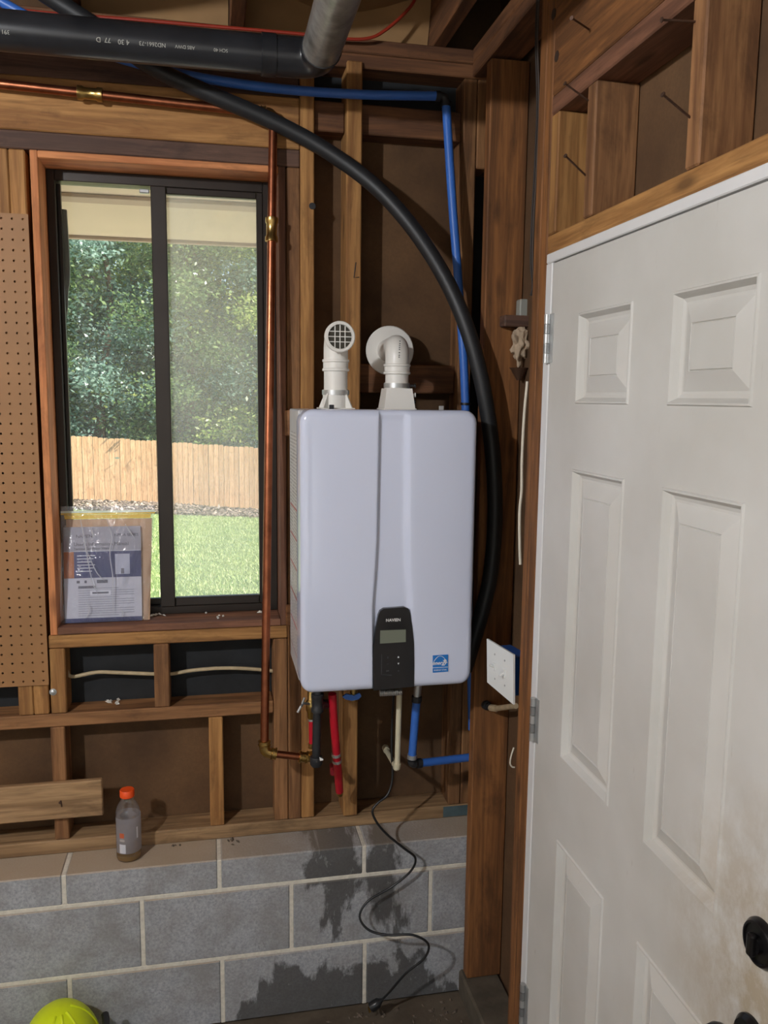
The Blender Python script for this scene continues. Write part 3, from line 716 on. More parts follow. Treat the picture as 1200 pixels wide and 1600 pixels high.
# blue line, lower
b2 = thing('blue_water_line', atY(648, 1195, 2.17), 'short blue water line with elbow under the heater', 'pipe')
q0, q1, q2 = atY(651, 1092, 2.14), atY(643, 1194, 2.15), atY(737, 1183, 2.20)
rod('tube', q0, q1 + (q0 - q1).normalized() * .018, .0112, BLUE, b2); rod('tube', q1 + (q2 - q1).normalized() * .022, q2 + (q2 - q1).normalized() * .05, .0112, BLUE, b2)
tube('elbow_fitting', bend(q0 + (q1 - q0) * .86, q1, q1 + (q2 - q1).normalized() * .03, .012), .0118, IRON, b2, 14)
crimp(q0 + (q1 - q0) * .88, q1 - q0, b2, .0138, .012, STEEL); crimp(q1 + (q2 - q1).normalized() * .024, q2 - q1, b2, .0138, .012, IRON); crimp(q0, q1 - q0, b2, .014, .016, IRON); rod('inlet_nut', q0, q0 + Vector((.004, 0, .045)), .0105, STEEL, b2, 12)

# copper line
RC = .0112
cp = thing('copper_water_pipe', atY(413, 1178, 2.16), 'copper water pipe with brass push fittings beside the window', 'pipe')
c0, c1, c2, c3, c4 = atY(-60, 124.5, 2.285), atY(427, 178, 2.285), atY(427, 178, 2.285), atY(413, 1176, 2.175), atY(481, 1184, 2.175)
rod('tube', c0 + (c0 - c1) * 2.2, c1, RC, COPPER, cp, 18); rod('tube', c1, c3, RC, COPPER, cp, 18); rod('tube', c3, c4, RC * .9, COPPER, cp, 18)
ring_fit('coupling', c0 + (c1 - c0) * ((132 + 60) / 487), c1 - c0, .0138, .060, BRASS, cp)
t_ = (352 - 178) / (1176 - 178); ring_fit('coupling', c1 + (c3 - c1) * t_, c3 - c1, .0138, .062, BRASS, cp)
for a, b, c in ((c0, c1, c3), (c1, c3, c4)):
    d1, d2 = (a - b).normalized(), (c - b).normalized()
    tube('elbow_fitting', bend(b + d1 * .03, b, b + d2 * .03, .018), .0145, BRASS, cp, 16)
    ring_fit('elbow_lip', b + d1 * .026, d1, .0152, .014, BRASS, cp, .002); ring_fit('elbow_lip', b + d2 * .026, d2, .0152, .014, BRASS, cp, .002)
ring_fit('coupling', atY(474, 1183, 2.175), c4 - c3, .0142, .026, BRASS, cp)
r0, r1 = atY(487, 1161, 2.165), atY(486.5, 1124, 2.16)
tube('elbow_fitting', bend(c4, atY(489, 1184, 2.17), r0, .014), .012, BRASS, cp, 14)
rod('red_sleeve', r0, r1, .0072, REDP, cp); ring_fit('sleeve_end', atY(487, 1165, 2.165), (0, 0, 1), .0085, .014, BRASS, cp, .001); crimp(r1, (0, 0, 1), cp, .0088, .008)
vb = lathe('valve_body', [(.008, 0), (.011, .006), (.011, .02), (.015, .026), (.015, .05), (.010, .056), (.010, .11)], atY(486.5, 1124, 2.16), (0, 0, 1), BRASS, cp, 16)
hv = atY(484, 1100, 2.15)
tube('valve_handle', [hv, atY(474, 1099, 2.13), atY(470, 1104, 2.12), atY(465, 1113, 2.12)], .0035, STEEL, vb, 8)
tube('valve_handle', [atY(472, 1099, 2.13), atY(476, 1090, 2.13)], .003, STEEL, vb, 8)

# black iron gas leg
g0, g1 = atY(496.5, 1086, 2.10), atY(494, 1188, 2.10)
gp = thing('gas_pipe', g1, 'black iron gas drop pipe with cap below the heater', 'pipe')
rod('tube', g0 + Vector((0, 0, .03)), g1, .0112, IRON, gp)
ring_fit('tee', atY(496, 1098, 2.10), (0, 0, 1), .0145, .050, IRON, gp, .002)
rod('tee_branch', atY(496, 1100, 2.10), atY(513, 1100, 2.14), .013, IRON, gp)
lathe('cap', [(.0155, 0), (.0165, .003), (.0165, .020), (.012, .027), (0, .029)], atY(494, 1182, 2.10), (0, 0, -1), IRON, gp, 20)
plate('cap_tag', [atY(499, 1183, 2.08), atY(505, 1186, 2.08), atY(505, 1188, 2.08), atY(500, 1189, 2.08)], .0006, plain('tag_white', srgb(232, 232, 228), .5), gp)

# red hose
rh = thing('red_water_hose', atY(531, 1242, 2.26), 'red flexible hose with steel clamps hanging below the heater', 'hose')
rp = [atY(519, 1084, 2.12), atY(521, 1120, 2.13), atY(525, 1170, 2.15), atY(527.5, 1200, 2.18), atY(530.5, 1236, 2.23)]
tube('hose', spline(rp, 5), .0112, REDP, rh, 14)
for q in ((525.3, 1179, 2.155), (526.4, 1189, 2.165)): crimp(atY(*q), (.1, .2, -1), rh, .0128, .008)
lathe('end_fitting', [(.0105, 0), (.0105, .012), (.008, .014), (.008, .02)], atY(530.5, 1234, 2.23), (.1, .3, -1), BRASS, rh, 14)
rod('stub', atY(521, 1208, 2.22), atY(519.5, 1196, 2.26), .009, plain('pex_red_dull', srgb(140, 30, 40), .5), rh)
# blue valve and flexible steel sleeve under the case
bv = thing('ball_valve', atY(552, 1090, 2.14), 'small ball valve with blue butterfly handle under the heater', 'valve')
rod('valve_body', atY(552, 1076, 2.14), atY(552, 1094, 2.14), .010, BRASS, bv)
pts = [atY(x, y, 2.125) for x, y in ((535, 1089), (541, 1084.5), (553, 1087), (562, 1083), (565, 1088), (560, 1093), (550, 1095), (540, 1093))]
plate('butterfly_handle', pts, .006, BLUE, bv, (0, 1, 0))
fl = [atY(593, 1083, 2.08), atY(628, 1081, 2.08)]; n = 25; prf = [(.0075 + (.0016 if i % 2 else 0), (fl[1] - fl[0]).length * i / (n - 1)) for i in range(n)]
o = lathe('flexible_conduit', prf, fl[0], fl[1] - fl[0], STEEL, None, 14); tag(o, 'ribbed steel conduit crossing under the heater panel', 'conduit')
# condensate pipe
cd = thing('condensate_pipe', atY(621, 1205, 2.16), 'cream plastic condensate pipe with bottom elbow under the heater', 'pipe')
k0, k1, k2 = atY(624, 1080, 2.13), atY(620.5, 1201, 2.14), atY(604, 1173, 2.34)
rod('tube', k0, k1, .0077, CREAM, cd)
tube('elbow', bend(k0 + (k1 - k0) * .9, k1, k1 + (k2 - k1).normalized() * .04, .016), .0098, CREAM, cd, 14)
rod('tube', k1 + (k2 - k1).normalized() * .025, k2, .0077, CREAM, cd); lathe('wall_stub', [(.010, 0), (.010, .02)], k2, (0, 1, .1), CREAM, cd, 14)

# power cord
cpts = [(616, 1076, 2.20), (613, 1120, 2.21), (612, 1170, 2.20), (613, 1215, 2.19), (606, 1241, 2.18), (590, 1255, 2.175), (582, 1268, 2.17), (590, 1287, 2.168), (607, 1306, 2.165), (632, 1326, 2.16), (649, 1341, 2.16), (641, 1362, 2.165), (610, 1387, 2.17), (575, 1408, 2.165), (562, 1432, 2.155), (576, 1453, 2.14), (606, 1461, 2.12), (645, 1461, 2.10), (669, 1475, 2.09), (663, 1497, 2.09), (635, 1520, 2.10), (612, 1546, 2.12), (596, 1563, 2.13)]
pc = thing('power_cord', atY(590, 1568, 2.13), 'black power cord with plug dangling down to the floor', 'cord')
tube('cord', spline([atY(*p) for p in cpts], 6), .0034, BLACKP, pc, 10)
pe = atY(596, 1563, 2.13); pd_ = Vector((-.75, .1, -.55)).normalized()
lathe('plug', [(.004, -.004), (.008, .004), (.013, .010), (.0145, .028), (.014, .036), (.0, .036)], pe, pd_, BLACKP, pc, 14)
for s in (-.005, .005): box('prong', *(lambda c: (c.x - .003, c.x + .003, c.y - .001, c.y + .001, c.z - .008, c.z + .004))(pe + pd_ * .042 + Vector((0, s, 0))), BRASS, pc, 0)

# red thin line along the plate at the ceiling
rl = [(-900, -92), (-400, -38), (-60, 2), (60, 19), (200, 30), (330, 41), (470, 53), (530, 60), (575, 60), (605, 45), (640, 12), (655, -15)]
o = tube('red_wire', spline([atY(x, y, 2.285) for x, y in rl], 6), .0042, plain('wire_red', srgb(150, 44, 24), .5), None, 8); tag(o, 'thin red line run along the top plate', 'wire')
# cables by the door post
for k, (dx, lab) in enumerate(((0, 'thin black cable hanging in the corner beside the king stud'), (3.0, 'second thin dark cable in the corner, nearer the door header'))):
    pts = [atY(x + dx, y, 1.845 - .004 * k) for x, y in ((840, -20), (837, 60), (839, 160), (836, 250), (831, 340), (829, 410), (832, 445), (829, 462))]
    o = tube('thin_cable', spline(pts, 6), .0022, plain(f'cable_dark{k}', srgb(46 + 20 * k, 38 + 18 * k, 34 + 16 * k), .5), None, 8); tag(o, lab, 'cable')
pts = [atY(x, y, 1.84) for x, y in ((824, 596), (819, 650), (815.5, 720), (815, 765), (812, 800), (812, 850), (813, 882))]
o = tube('white_cable', spline(pts, 6), .0034, plain('cable_white', srgb(222, 214, 196), .5), None, 8); tag(o, 'white cable running down the door side of the corner post', 'cable')
pts = [atY(x, y, 1.84) for x, y in ((803, 1168), (799, 1180), (797, 1192), (800, 1198), (804, 1199))]
o = tube('wire_scrap', spline(pts, 6), .002, MATS['cable_white'], None, 8); tag(o, 'short white wire stub curling beside the door hinge', 'wire')
# romex in the wall under the window
pts = [(-.40, 2.362, 1.015)] + [atY(x, y, 2.362) for x, y in ((112, 1057), (150, 1050.5), (185, 1051), (240, 1053), (268, 1053), (300, 1047.5), (345, 1044), (390, 1045), (432, 1049))]
o = tube('electrical_cable', spline(pts, 6), .0052, plain('cable_tan', srgb(184, 166, 132), .6, 0, .15, 40), None, 8); tag(o, 'old tan electrical cable strung through the studs under the window', 'cable')

# ------------------------------------------------------------------ switch box, conduit stub, paper
pl = [atD(760.5, 998, 2.10), atD(802, 1023, 1.99), atD(802, 1101, 1.99), atD(761, 1066, 2.10)]
sw = thing('light_switch', (pl[0] + pl[2]) / 2, 'white double switch plate on a blue box beside the door', 'switch')
nf = (pl[1] - pl[0]).cross(pl[2] - pl[1]).normalized(); nf = nf if nf.y < 0 else -nf
SWP = plain('switch_plate', srgb(226, 228, 226), .35)
plate('cover_plate', pl, .005, SWP, sw, -nf)
ins = [pl[0].lerp(pl[2], .12), pl[1].lerp(pl[3], .12), pl[2].lerp(pl[0], .12), pl[3].lerp(pl[1], .12)]
bx = plate('wall_box', [p - nf * .0055 for p in ins], .055, plain('box_blue', srgb(30, 74, 140), .5), sw, -nf)
ux_ = (pl[1] - pl[0]).normalized(); uz_ = (pl[0] - pl[3]).normalized(); cc = (pl[0] + pl[1] + pl[2] + pl[3]) / 4
for s in (-.023, .023):
    c = cc + ux_ * s
    tg = plate('toggle', [c + ux_ * a + uz_ * b + nf * .0002 for a, b in ((-.004, -.009), (.004, -.009), (.004, .009), (-.004, .009))], .004, SWP, sw, nf)
    rod('toggle_lever', c + nf * .003, c + nf * .016 + uz_ * (.006 if s < 0 else -.006), .003, SWP, tg, 10)
    for b in (-.03, .03): lathe('screw', [(.0025, 0), (.0025, .0008), (.001, .001)], c + uz_ * b, nf, STEEL, sw, 10)
cs = thing('conduit_stub', atY(760, 1104, 2.14), 'short pale conduit stub poking from the post under the switch', 'conduit')
PALE = plain('conduit_pale', srgb(176, 156, 126), .5, 0, .15, 40)
lathe('wall_collar', [(.013, -.01), (.013, .004), (.009, .005), (.009, .012)], atY(760, 1102, 2.146), (.2, -1, 0), IRON, cs, 16)
rod('nut', atY(767, 1106, 2.13), atY(776, 1107, 2.10), .0095, PALE, cs, 8); rod('tube', atY(776, 1107, 2.10), atY(806, 1103, 1.97), .0075, PALE, cs, 14)
# crumpled paper wad, wedge and grey box by the post
def wad(name, c, r, mat, label, cat, seed, sx=1, sy=1, sz=1):
    bm = bmesh.new(); bmesh.ops.create_icosphere(bm, subdivisions=4, radius=1)
    rs = np.random.default_rng(seed); ds = rs.normal(size=(42, 3)); ds /= np.linalg.norm(ds, axis=1)[:, None]; am = rs.uniform(-.3, .3, 42); ph = rs.uniform(0, 6, 42)
    for v in bm.verts:
        n = np.array(v.co); h = 0
        for d, a, p in zip(ds, am, ph): h += a * abs(math.sin(4.2 * float(n @ d) + p)) * .42
        k = 1 + max(-.4, min(.45, h)); v.co = Vector((n[0] * k * r * sx + c[0], n[1] * k * r * sy + c[1], n[2] * k * r * sz + c[2]))
    o = bm_obj(name, bm, mat); tag(o, label, cat); return o
PAP = plain('paper_wad', srgb(178, 158, 134), .8, 0, .12, 30)
YW = 2.112
p = atY(812, 538, YW); wad('paper_wad', p, .034, PAP, 'crumpled tan paper wad stuffed beside the corner post', 'paper', 3, .85, .75, 1.75)
p = atY(806, 500, YW); q = thing('wood_wedge', p, 'dark wood offcut wedged above the paper wad', 'wood scrap')
board('offcut', p.x - .032, p.x + .045, YW - .006, 2.1495, p.z - .017, p.z + .012, 'dark', q)
p = atY(819, 482, 2.12); o = box('junction_cover', p.x - .012, p.x + .012, 2.118, 2.1495, p.z - .024, p.z + .024, plain('grey_plastic', srgb(150, 152, 144), .5), None, .003); tag(o, 'small grey plastic cover beside the corner post above the wedge', 'cover')
p = atY(811, 582, YW); bt = lathe('bracket_cup', [(.006, 0), (.022, .028), (.026, .032), (.022, .032), (.005, .006)], p + Vector((0, 0, -.020)), (0, 0, 1), plain('cup_brown', srgb(72, 50, 36), .6, 0, .2, 30), None, 10); tag(bt, 'brown cup holding the paper wad at the post', 'bracket')
# ================================================================== LOOSE THINGS
# scrap plank on the studs
z0 = .612
sp = thing('scrap_plank', (-.7, YS, z0), 'weathered scrap plank nailed across a stud above the ledge', 'plank')
board('plank', -1.10, -.307, YS - .021, YS - .001, z0, .716, 'grey', sp)
p = atY(94, 1254, YS - .021); lathe('nail_head', [(.004, 0), (.004, .0015), (.001, .002)], p, (0, -1, 0), NAIL, sp, 10)
tube('nail_gouge', [p + Vector((.002, -.0005, .006)), p + Vector((.004, -.0005, -.012))], .002, NAIL, sp, 5)
# pegboard with real holes
def pegboard():
    X1_, X0_, Z0_, Z1_, y0, y1 = -.4365, -1.30, .991, 2.219, YS - .0065, YS - .0008
    sp_, r = .0254, .0031
    V, F = [], []
    nx = int((X1_ - X0_) / sp_); nz = int((Z1_ - Z0_) / sp_)
    ox = X1_ - nx * sp_; oz = Z0_
    def q(*ps):
        i = len(V); V.extend(ps); F.append(list(range(i, i + len(ps))))
    for i in range(nx):
        for j in range(nz):
            cx, cz = ox + (i + .5) * sp_, oz + (j + .5) * sp_; h = sp_ / 2
            oct_ = [(cx + r * math.cos(math.pi / 8 + k * math.pi / 4), cz + r * math.sin(math.pi / 8 + k * math.pi / 4)) for k in range(8)]
            sq = [(cx + h, cz + h), (cx - h, cz + h), (cx - h, cz - h), (cx + h, cz - h)]
            # fan: corners sit over odd octagon vertices
            for s in range(4):
                a, b = sq[s], sq[(s + 1) % 4]
                v0, v1, v2 = oct_[2 * s], oct_[2 * s + 1], oct_[(2 * s + 2) % 8]
                q((a[0], y0, a[1]), (v0[0], y0, v0[1]), (v1[0], y0, v1[1]), (b[0], y0, b[1]))
                q((b[0], y0, b[1]), (v1[0], y0, v1[1]), (v2[0], y0, v2[1]))
            for k in range(8):
                a, b = oct_[k], oct_[(k + 1) % 8]; q((a[0], y0, a[1]), (a[0], y1, a[1]), (b[0], y1, b[1]), (b[0], y0, b[1]))
    xr, zt = X1_, oz + nz * sp_
    for a, b in (((ox, oz), (xr, oz)), ((xr, oz), (xr, zt)), ((xr, zt), (ox, zt)), ((ox, zt), (ox, oz))):
        q((a[0], y0, a[1]), (b[0], y0, b[1]), (b[0], y1, b[1]), (a[0], y1, a[1]))
    o = mk('pegboard', V, F, plain('hardboard', srgb(152, 110, 68), .6, 0, .08, 5)); return tag(o, 'brown perforated pegboard panel beside the window', 'pegboard')
pegboard()

# drink bottle
bx_, by_ = -.2385, 2.262
bt = thing('drink_bottle', (bx_, by_, ZL), 'clear plastic drink bottle with orange cap standing on the ledge', 'bottle')
PET = glass('pet_clear', (.985, .99, .995, 1), .05, haze=.05, hazecol=(.8, .8, .85, 1), rough=.06)
lathe('body', [(.026, .0005), (.031, .003), (.0335, .010), (.0335, .020), (.0325, .024), (.0335, .030), (.0335, .098), (.0318, .104), (.0318, .110), (.0335, .114), (.0335, .120), (.0318, .126), (.032, .138), (.027, .155), (.018, .168), (.0155, .174), (.0155, .178), (.0172, .179), (.0172, .181), (.0150, .182)], (bx_, by_, ZL), (0, 0, 1), PET, bt, 40)
lathe('liquid', [(.025, .003), (.0305, .005), (.0318, .012), (.0318, .0165), (.001, .0165)], (bx_, by_, ZL), (0, 0, 1), glass('amber', (.75, .55, .2, 1), .05, haze=.6, hazecol=(.62, .40, .12, 1), rough=.05), bt, 32)
OR = plain('cap_orange', srgb(240, 84, 28), .4)
cap = lathe('cap', [(.0185, .179), (.0195, .180), (.0195, .197), (.0180, .199), (.0, .199)], (bx_, by_, ZL), (0, 0, 1), OR, bt, 32)
def wrap(nm, a0, a1, z0, z1, r, mat, par, n=10):
    v, f = [], []
    for i in range(n + 1):
        th = math.radians(a0 + (a1 - a0) * i / n)
        for z in (z0, z1): v.append((bx_ + r * math.sin(th), by_ - r * math.cos(th), ZL + z))
    for i in range(n): f.append([2 * i, 2 * i + 2, 2 * i + 3, 2 * i + 1])
    return mk(nm, v, f, mat, par, True)
FILM = glass('label_film', (.9, .9, .94, 1), .04, haze=.34, hazecol=(.72, .72, .80, 1), rough=.2)
lbw = wrap('label_wrap', -60, 250, .028, .128, .0340, FILM, bt, 30); lbw['label'] = 'translucent grey wrap label'
wrap('label_panel', -38, -8, .030, .056, .0343, plain('label_white', srgb(206, 206, 214), .5), lbw, 8); wrap('label_lines', -36, -12, .064, .070, .0343, plain('label_grey', srgb(170, 168, 168), .5), lbw, 6)
wrap('label_mark', -36, -14, .074, .088, .0343, plain('label_orange', srgb(190, 96, 62), .5), lbw, 6); wrap('label_swirl', 44, 52, .068, .100, .0343, MATS['label_white'], lbw, 4)

# booklet, envelope and zip bag on the sill
zs_ = WZ0 + .0195
bkt = Vector((0, math.sin(math.radians(8)), math.cos(math.radians(8)))); YK = 2.352
B0, B1 = atY(101, 968, YK), atY(222, 967, YK); B0.z = B1.z = zs_ + .0012
bw = B1.x - B0.x; bn = Vector((0, -math.cos(math.radians(8)), math.sin(math.radians(8))))
def on(u, v, d=0): return B0 + Vector((bw * u, 0, 0)) + bkt * v + bn * d
BH = .262
bk = thing('manual_booklet', on(.5, 0), 'grey and navy printed manual standing in the zip bag', 'booklet')
plate('pages', [on(0, 0), on(1, 0), on(1, BH), on(0, BH)], .006, plain('paper_grey', srgb(196, 196, 206), .6), bk, -bn)
def pr(nm, u0, u1, v0, v1, mat, d=.0006): return plate(nm, [on(u0, v0, d), on(u1, v0, d), on(u1, v1, d), on(u0, v1, d)], .0003, mat, bk, -bn)
NAVY = plain('print_navy', srgb(52, 58, 104), .5); GR = plain('print_grey', srgb(150, 150, 162), .5); DG = plain('print_dark', srgb(96, 96, 108), .5)
pr('header_band', 0, 1, .196, BH, plain('print_mid', srgb(158, 156, 166), .5)); pr('navy_band', .13, 1, .122, .194, NAVY); pr('orange_block', 0, .13, .122, .194, plain('print_orange', srgb(176, 104, 50), .5)); pr('foot_band', 0, 1, .0, .012, NAVY)
pic = pr('heater_picture', .66, .85, .130, .186, plain('print_pale', srgb(176, 178, 196), .5), .001); pr('picture_panel', .735, .775, .131, .146, DG, .0014)
TX = plain('text_dark', srgb(70, 68, 78), .6); TW = plain('text_white', srgb(220, 220, 228), .6)
text('title_lettering', "User's Information Manual", .0135, on(.13, .214, .0012), UX, bkt, TX, bk, 'LEFT'); text('title_lettering', 'NAVIEN', .012, on(.16, .236, .0012), UX, bkt, TX, bk, 'LEFT'); text('title_lettering', 'NPE-A SERIES', .011, on(.97, .238, .0012), UX, bkt, TX, bk, 'RIGHT')
text('title_lettering', 'Tankless Gas Water Heater', .0085, on(.13, .202, .0012), UX, bkt, TX, bk, 'LEFT')
for i in range(6): pr('text_line', .17, .40 - .02 * (i % 3), .182 - i * .0085, .184 - i * .0085, TW, .0012)
for i in range(13): pr('text_line', .18, .9 if i % 4 else .7, .018 + i * .0062, .0196 + i * .0062, GR, .0012)
pr('text_block', .18, .40, .094, .100, DG, .0012); pr('part_sticker', .33, .60, .074, .087, TW, .0016); pr('part_number', .36, .57, .078, .083, DG, .0022); pr('icon', .16, .20, .108, .115, DG, .0012); pr('icon', .26, .29, .108, .115, DG, .0012); pr('icon', .42, .56, .107, .116, DG, .0012)
ev = plate('kraft_envelope', [on(.02, .0, -.008), on(1.10, .0, -.008), on(1.15, .283, -.008), on(.03, .283, -.008)], .003, plain('envelope', srgb(196, 162, 130), .7, 0, .06, 10), None, -bn); tag(ev, 'tan kraft envelope behind the manual in the bag', 'envelope')
BAG = glass('bag_film', (.96, .97, 1, 1), .045, haze=.07, hazecol=(.9, .92, 1, 1), rough=.12, bump=.9)
CREASE_GLINT = glass('fold_glint', (.98, .98, 1, 1), .10, haze=.45, hazecol=(.95, .96, 1, 1), rough=.15)  # whitened film that paints the highlights along the bag folds
bg_ = thing('zip_bag', on(.55, 0), 'clear plastic zip bag with yellow seal on the window sill', 'bag')
def sheet(nm, sgn, d0):
    n, m = 26, 34; v, f = [], []
    for j in range(m + 1):
        t = j / m
        for i in range(n + 1):
            u = i / n; uu = -.05 + .02 * t + u * (1.13 + .09 * t)
            bul = math.sin(math.pi * u) ** .6 * math.sin(math.pi * min(1, t * 1.02)) ** .5
            d = d0 + sgn * (.010 * bul) + .0022 * math.sin(9 * u + 5 * t + sgn) * math.sin(13 * t + 3 * u) * bul + .0012 * math.sin(31 * u - 17 * t) * bul
            if sgn < 0: d = max(d, -.0225)
            v.append(on(uu, .0008 + t * .318, d))
    for j in range(m):
        for i in range(n): q = j * (n + 1) + i; f.append([q, q + 1, q + n + 2, q + n + 1])
    return mk(nm, v, f, BAG, bg_, True)
sheet('front_film', 1, .004); sheet('back_film', -1, -.013)
plate('zip_seal', [on(-.03, .296, -.004), on(1.19, .296, -.004), on(1.19, .300, -.004), on(-.03, .300, -.004)], .003, plain('seal_yellow', srgb(238, 200, 60), .45), bg_, bn)['label'] = 'yellow zip seal'
plate('zip_strip', [on(.02, .284, -.004), on(1.13, .284, -.004), on(1.14, .295, -.004), on(.01, .295, -.004)], .002, MATS['seal_yellow'], bg_, bn)
for k, pts in enumerate(([(.22, .29, .009), (.27, .235, .013), (.36, .12, .013), (.44, .075, .012)], [(.56, .285, .009), (.63, .235, .014), (.60, .19, .014), (.635, .12, .014), (.63, .06, .012), (.64, .015, .009)], [(.36, .262, .012), (.40, .232, .013)], [(.80, .268, .011), (.93, .226, .012)], [(.30, .20, .013), (.42, .14, .014), (.52, .115, .013)], [(.28, .062, .012), (.33, .035, .012), (.26, .012, .008)], [(.74, .012, .008), (.76, .034, .010)], [(-.02, .22, .006), (-.03, .12, .007), (-.045, .02, .006)])):
    sp__ = spline([on(*q) for q in pts], 5); tube('crease_glint', sp__, [.0004 + .0011 * math.sin(math.pi * i / (len(sp__) - 1)) for i in range(len(sp__))], CREASE_GLINT, bg_, 5)  # pale tubes stand in for glints on the creases
plate('zip_lip', [on(-.03, .3005, -.004), on(1.19, .3005, -.004), on(1.19, .306, -.004), on(-.03, .306, -.004)], .003, plain('seal_pale', srgb(226, 236, 214), .4), bg_, bn)

def loose_bits(nm, spots, lab, mat, seed):
    rs = random.Random(seed); V, F = [], []
    for c in spots:
        i = len(V); s = rs.uniform(.003, .0062); a = rs.uniform(0, 3)
        ax = Vector((math.cos(a), math.sin(a), .2)) * s * rs.uniform(1, 2.4); ay = Vector((-math.sin(a), math.cos(a), .1)) * s; az = Vector((0, 0, s * .9))
        c = Vector(c) + Vector((0, 0, s * .5))
        V += [c + ax, c + ay, c - ax, c - ay, c + az, c - az * .5]
        F += [[i + p, i + q, i + 4] for p, q in ((0, 1), (1, 2), (2, 3), (3, 0))] + [[i + q, i + p, i + 5] for p, q in ((0, 1), (1, 2), (2, 3), (3, 0))]
    o = mk(nm, V, F, mat); tag(o, lab, 'debris', kind='stuff')
BIT = plain('bits', srgb(206, 202, 192), .6, 0, .3, 200); BITD = plain('bits_dark', srgb(96, 84, 72), .8, 0, .3, 200)
rs = random.Random(4)
sp1 = [atZ(x + rs.uniform(-14, 14), y + rs.uniform(-4, 4), zs_) for x, y in ((245, 960), (330, 955), (340, 953), (362, 953), (395, 955), (402, 953), (250, 962), (345, 965)) for _ in range(4)]
loose_bits('sill_debris', [p for p in sp1 if 2.32 < p.y < 2.41], 'small pale crumbs scattered along the window sill', BIT, 1)
sp2 = [atZ(178 + rs.uniform(-9, 9), 1098 + rs.uniform(-4, 3), .906) for _ in range(9)]
loose_bits('fire_block_debris', sp2, 'little heap of pale scraps on the fire block under the window', BIT, 2)
sp3 = [atZ(x + rs.uniform(-10, 10), y + rs.uniform(-4, 4), ZL) for x, y in ((272, 1319), (366, 1317), (372, 1308), (330, 1345)) for _ in range(5)]
loose_bits('ledge_debris', [p for p in sp3 if YB + .01 < p.y < YS - .005], 'dark crumbs of debris along the block ledge', BITD, 3)
sp4 = [Vector((rs.uniform(.3, .68), rs.uniform(2.02, 2.18), 0)) for _ in range(60)]
loose_bits('floor_debris', sp4, 'dark grit gathered on the floor along the blocks', BITD, 5)

# neon hard hat on the floor by the blocks
ct = atY(93, 1571, 2.09); HR = .108
hat = thing('neon_cap', (ct.x, 2.085, 0), 'neon yellow hard cap with black strap on the floor by the blocks', 'cap')
NEON = plain('neon_yellow', srgb(214, 232, 20), .45, 0, .05, 12)
n, m = 40, 14; v, f = [], []; ZT = ct.z
for j in range(m + 1):
    ph = (j / m) * math.pi / 2
    for i in range(n):
        th = 2 * math.pi * i / n; rr = math.sin(ph) ** .92 * (1 + .018 * abs(math.sin(3 * th)) * math.sin(ph))
        v.append((ct.x + HR * rr * math.cos(th), 2.085 + HR * 1.1 * rr * math.sin(th) * .98, .0 + ZT * (math.cos(ph) ** .8 if ph < 1.57 else 0)))
for j in range(m):
    for i in range(n): f.append([j * n + i, j * n + (i + 1) % n, (j + 1) * n + (i + 1) % n, (j + 1) * n + i])
mk('crown', v, f, NEON, hat, True)
for k, aa in enumerate((-70, -100, -40, 10)):
    th = math.radians(aa)
    tube('crown_rib', [(ct.x + HR * 1.005 * math.sin(p_) * math.cos(th), 2.085 + HR * 1.085 * math.sin(p_) * math.sin(th), ZT * math.cos(p_) ** .8 + .001) for p_ in np.linspace(.25, 1.45, 12)], .004, NEON, hat, 8)
tube('strap', [(ct.x + (HR + .004) * math.cos(t_), 2.085 + (HR + .004) * 1.08 * math.sin(t_), ZT * .74 - .02 * math.cos(2 * t_)) for t_ in np.linspace(-2.0, .35, 16)], .010, BLACKP, hat, 8)

# ceiling lamp behind and left of the viewer
lm = thing('ceiling_lamp', LAMP_POS + Vector((0, 0, .17)), 'bare white bulb in a porcelain holder on the joists', 'lamp')
lathe('holder', [(.055, 0), (.055, .02), (.03, .05), (.022, .085)], LAMP_POS + Vector((0, 0, .165)), (0, 0, -1), PVC, lm, 24)
eb = NB('bulb_glow'); eb.n.remove(eb.p); em = eb.add('ShaderNodeEmission'); em.inputs[0].default_value = (.95, .97, 1.0, 1)
rb = .045; em.inputs[1].default_value = LAMP_WATT / (4 * math.pi * math.pi * rb * rb)
eb.link(em.outputs[0], eb.out.inputs['Surface'])
lathe('bulb', [(.012, .05)] + [(rb * math.sin(a), -rb * math.cos(a) * -1) for a in ()] + [(rb * math.sin(a), rb * math.cos(a)) for a in np.linspace(.4, math.pi - .02, 14)], LAMP_POS, (0, 0, 1), eb.m, lm, 24)

# ================================================================== OUTSIDE
gz = lambda x, y: .148 - .067 * x - .066 * y
GN = NB('lawn_soil'); wv = GN.coords(world=True); g1 = GN.noise(wv, 1.2, 6, .6); g2 = GN.noise(wv, 14, 5, .7)
cc_ = GN.mix(GN.ramp(g1, [(.35, (0, 0, 0)), (.65, (1, 1, 1))]), srgb(92, 120, 62), srgb(140, 156, 84)); cc_ = GN.mix(GN.math('MULTIPLY', g2, .6), cc_, srgb(70, 92, 48)); GN.base(cc_); GN.p.inputs['Roughness'].default_value = .9
nx, ny = 30, 40; v, f = [], []
for j in range(ny + 1):
    for i in range(nx + 1):
        x = -30 + 60 * i / nx; y = 2.62 + (60 - 2.6) * (j / ny) ** 1.6; v.append((x, y, gz(x, y) + .03 * math.sin(x * .9) * math.sin(y * .7)))
for j in range(ny):
    for i in range(nx): q = j * (nx + 1) + i; f.append([q, q + 1, q + nx + 2, q + nx + 1])
tag(mk('ground', v, f, GN.m, None, True), 'sloping back lawn outside the window', 'lawn', kind='structure')
BOUNCE = plain('bounce_slab_concrete', srgb(196, 186, 168), .9, 0, .06, 3)
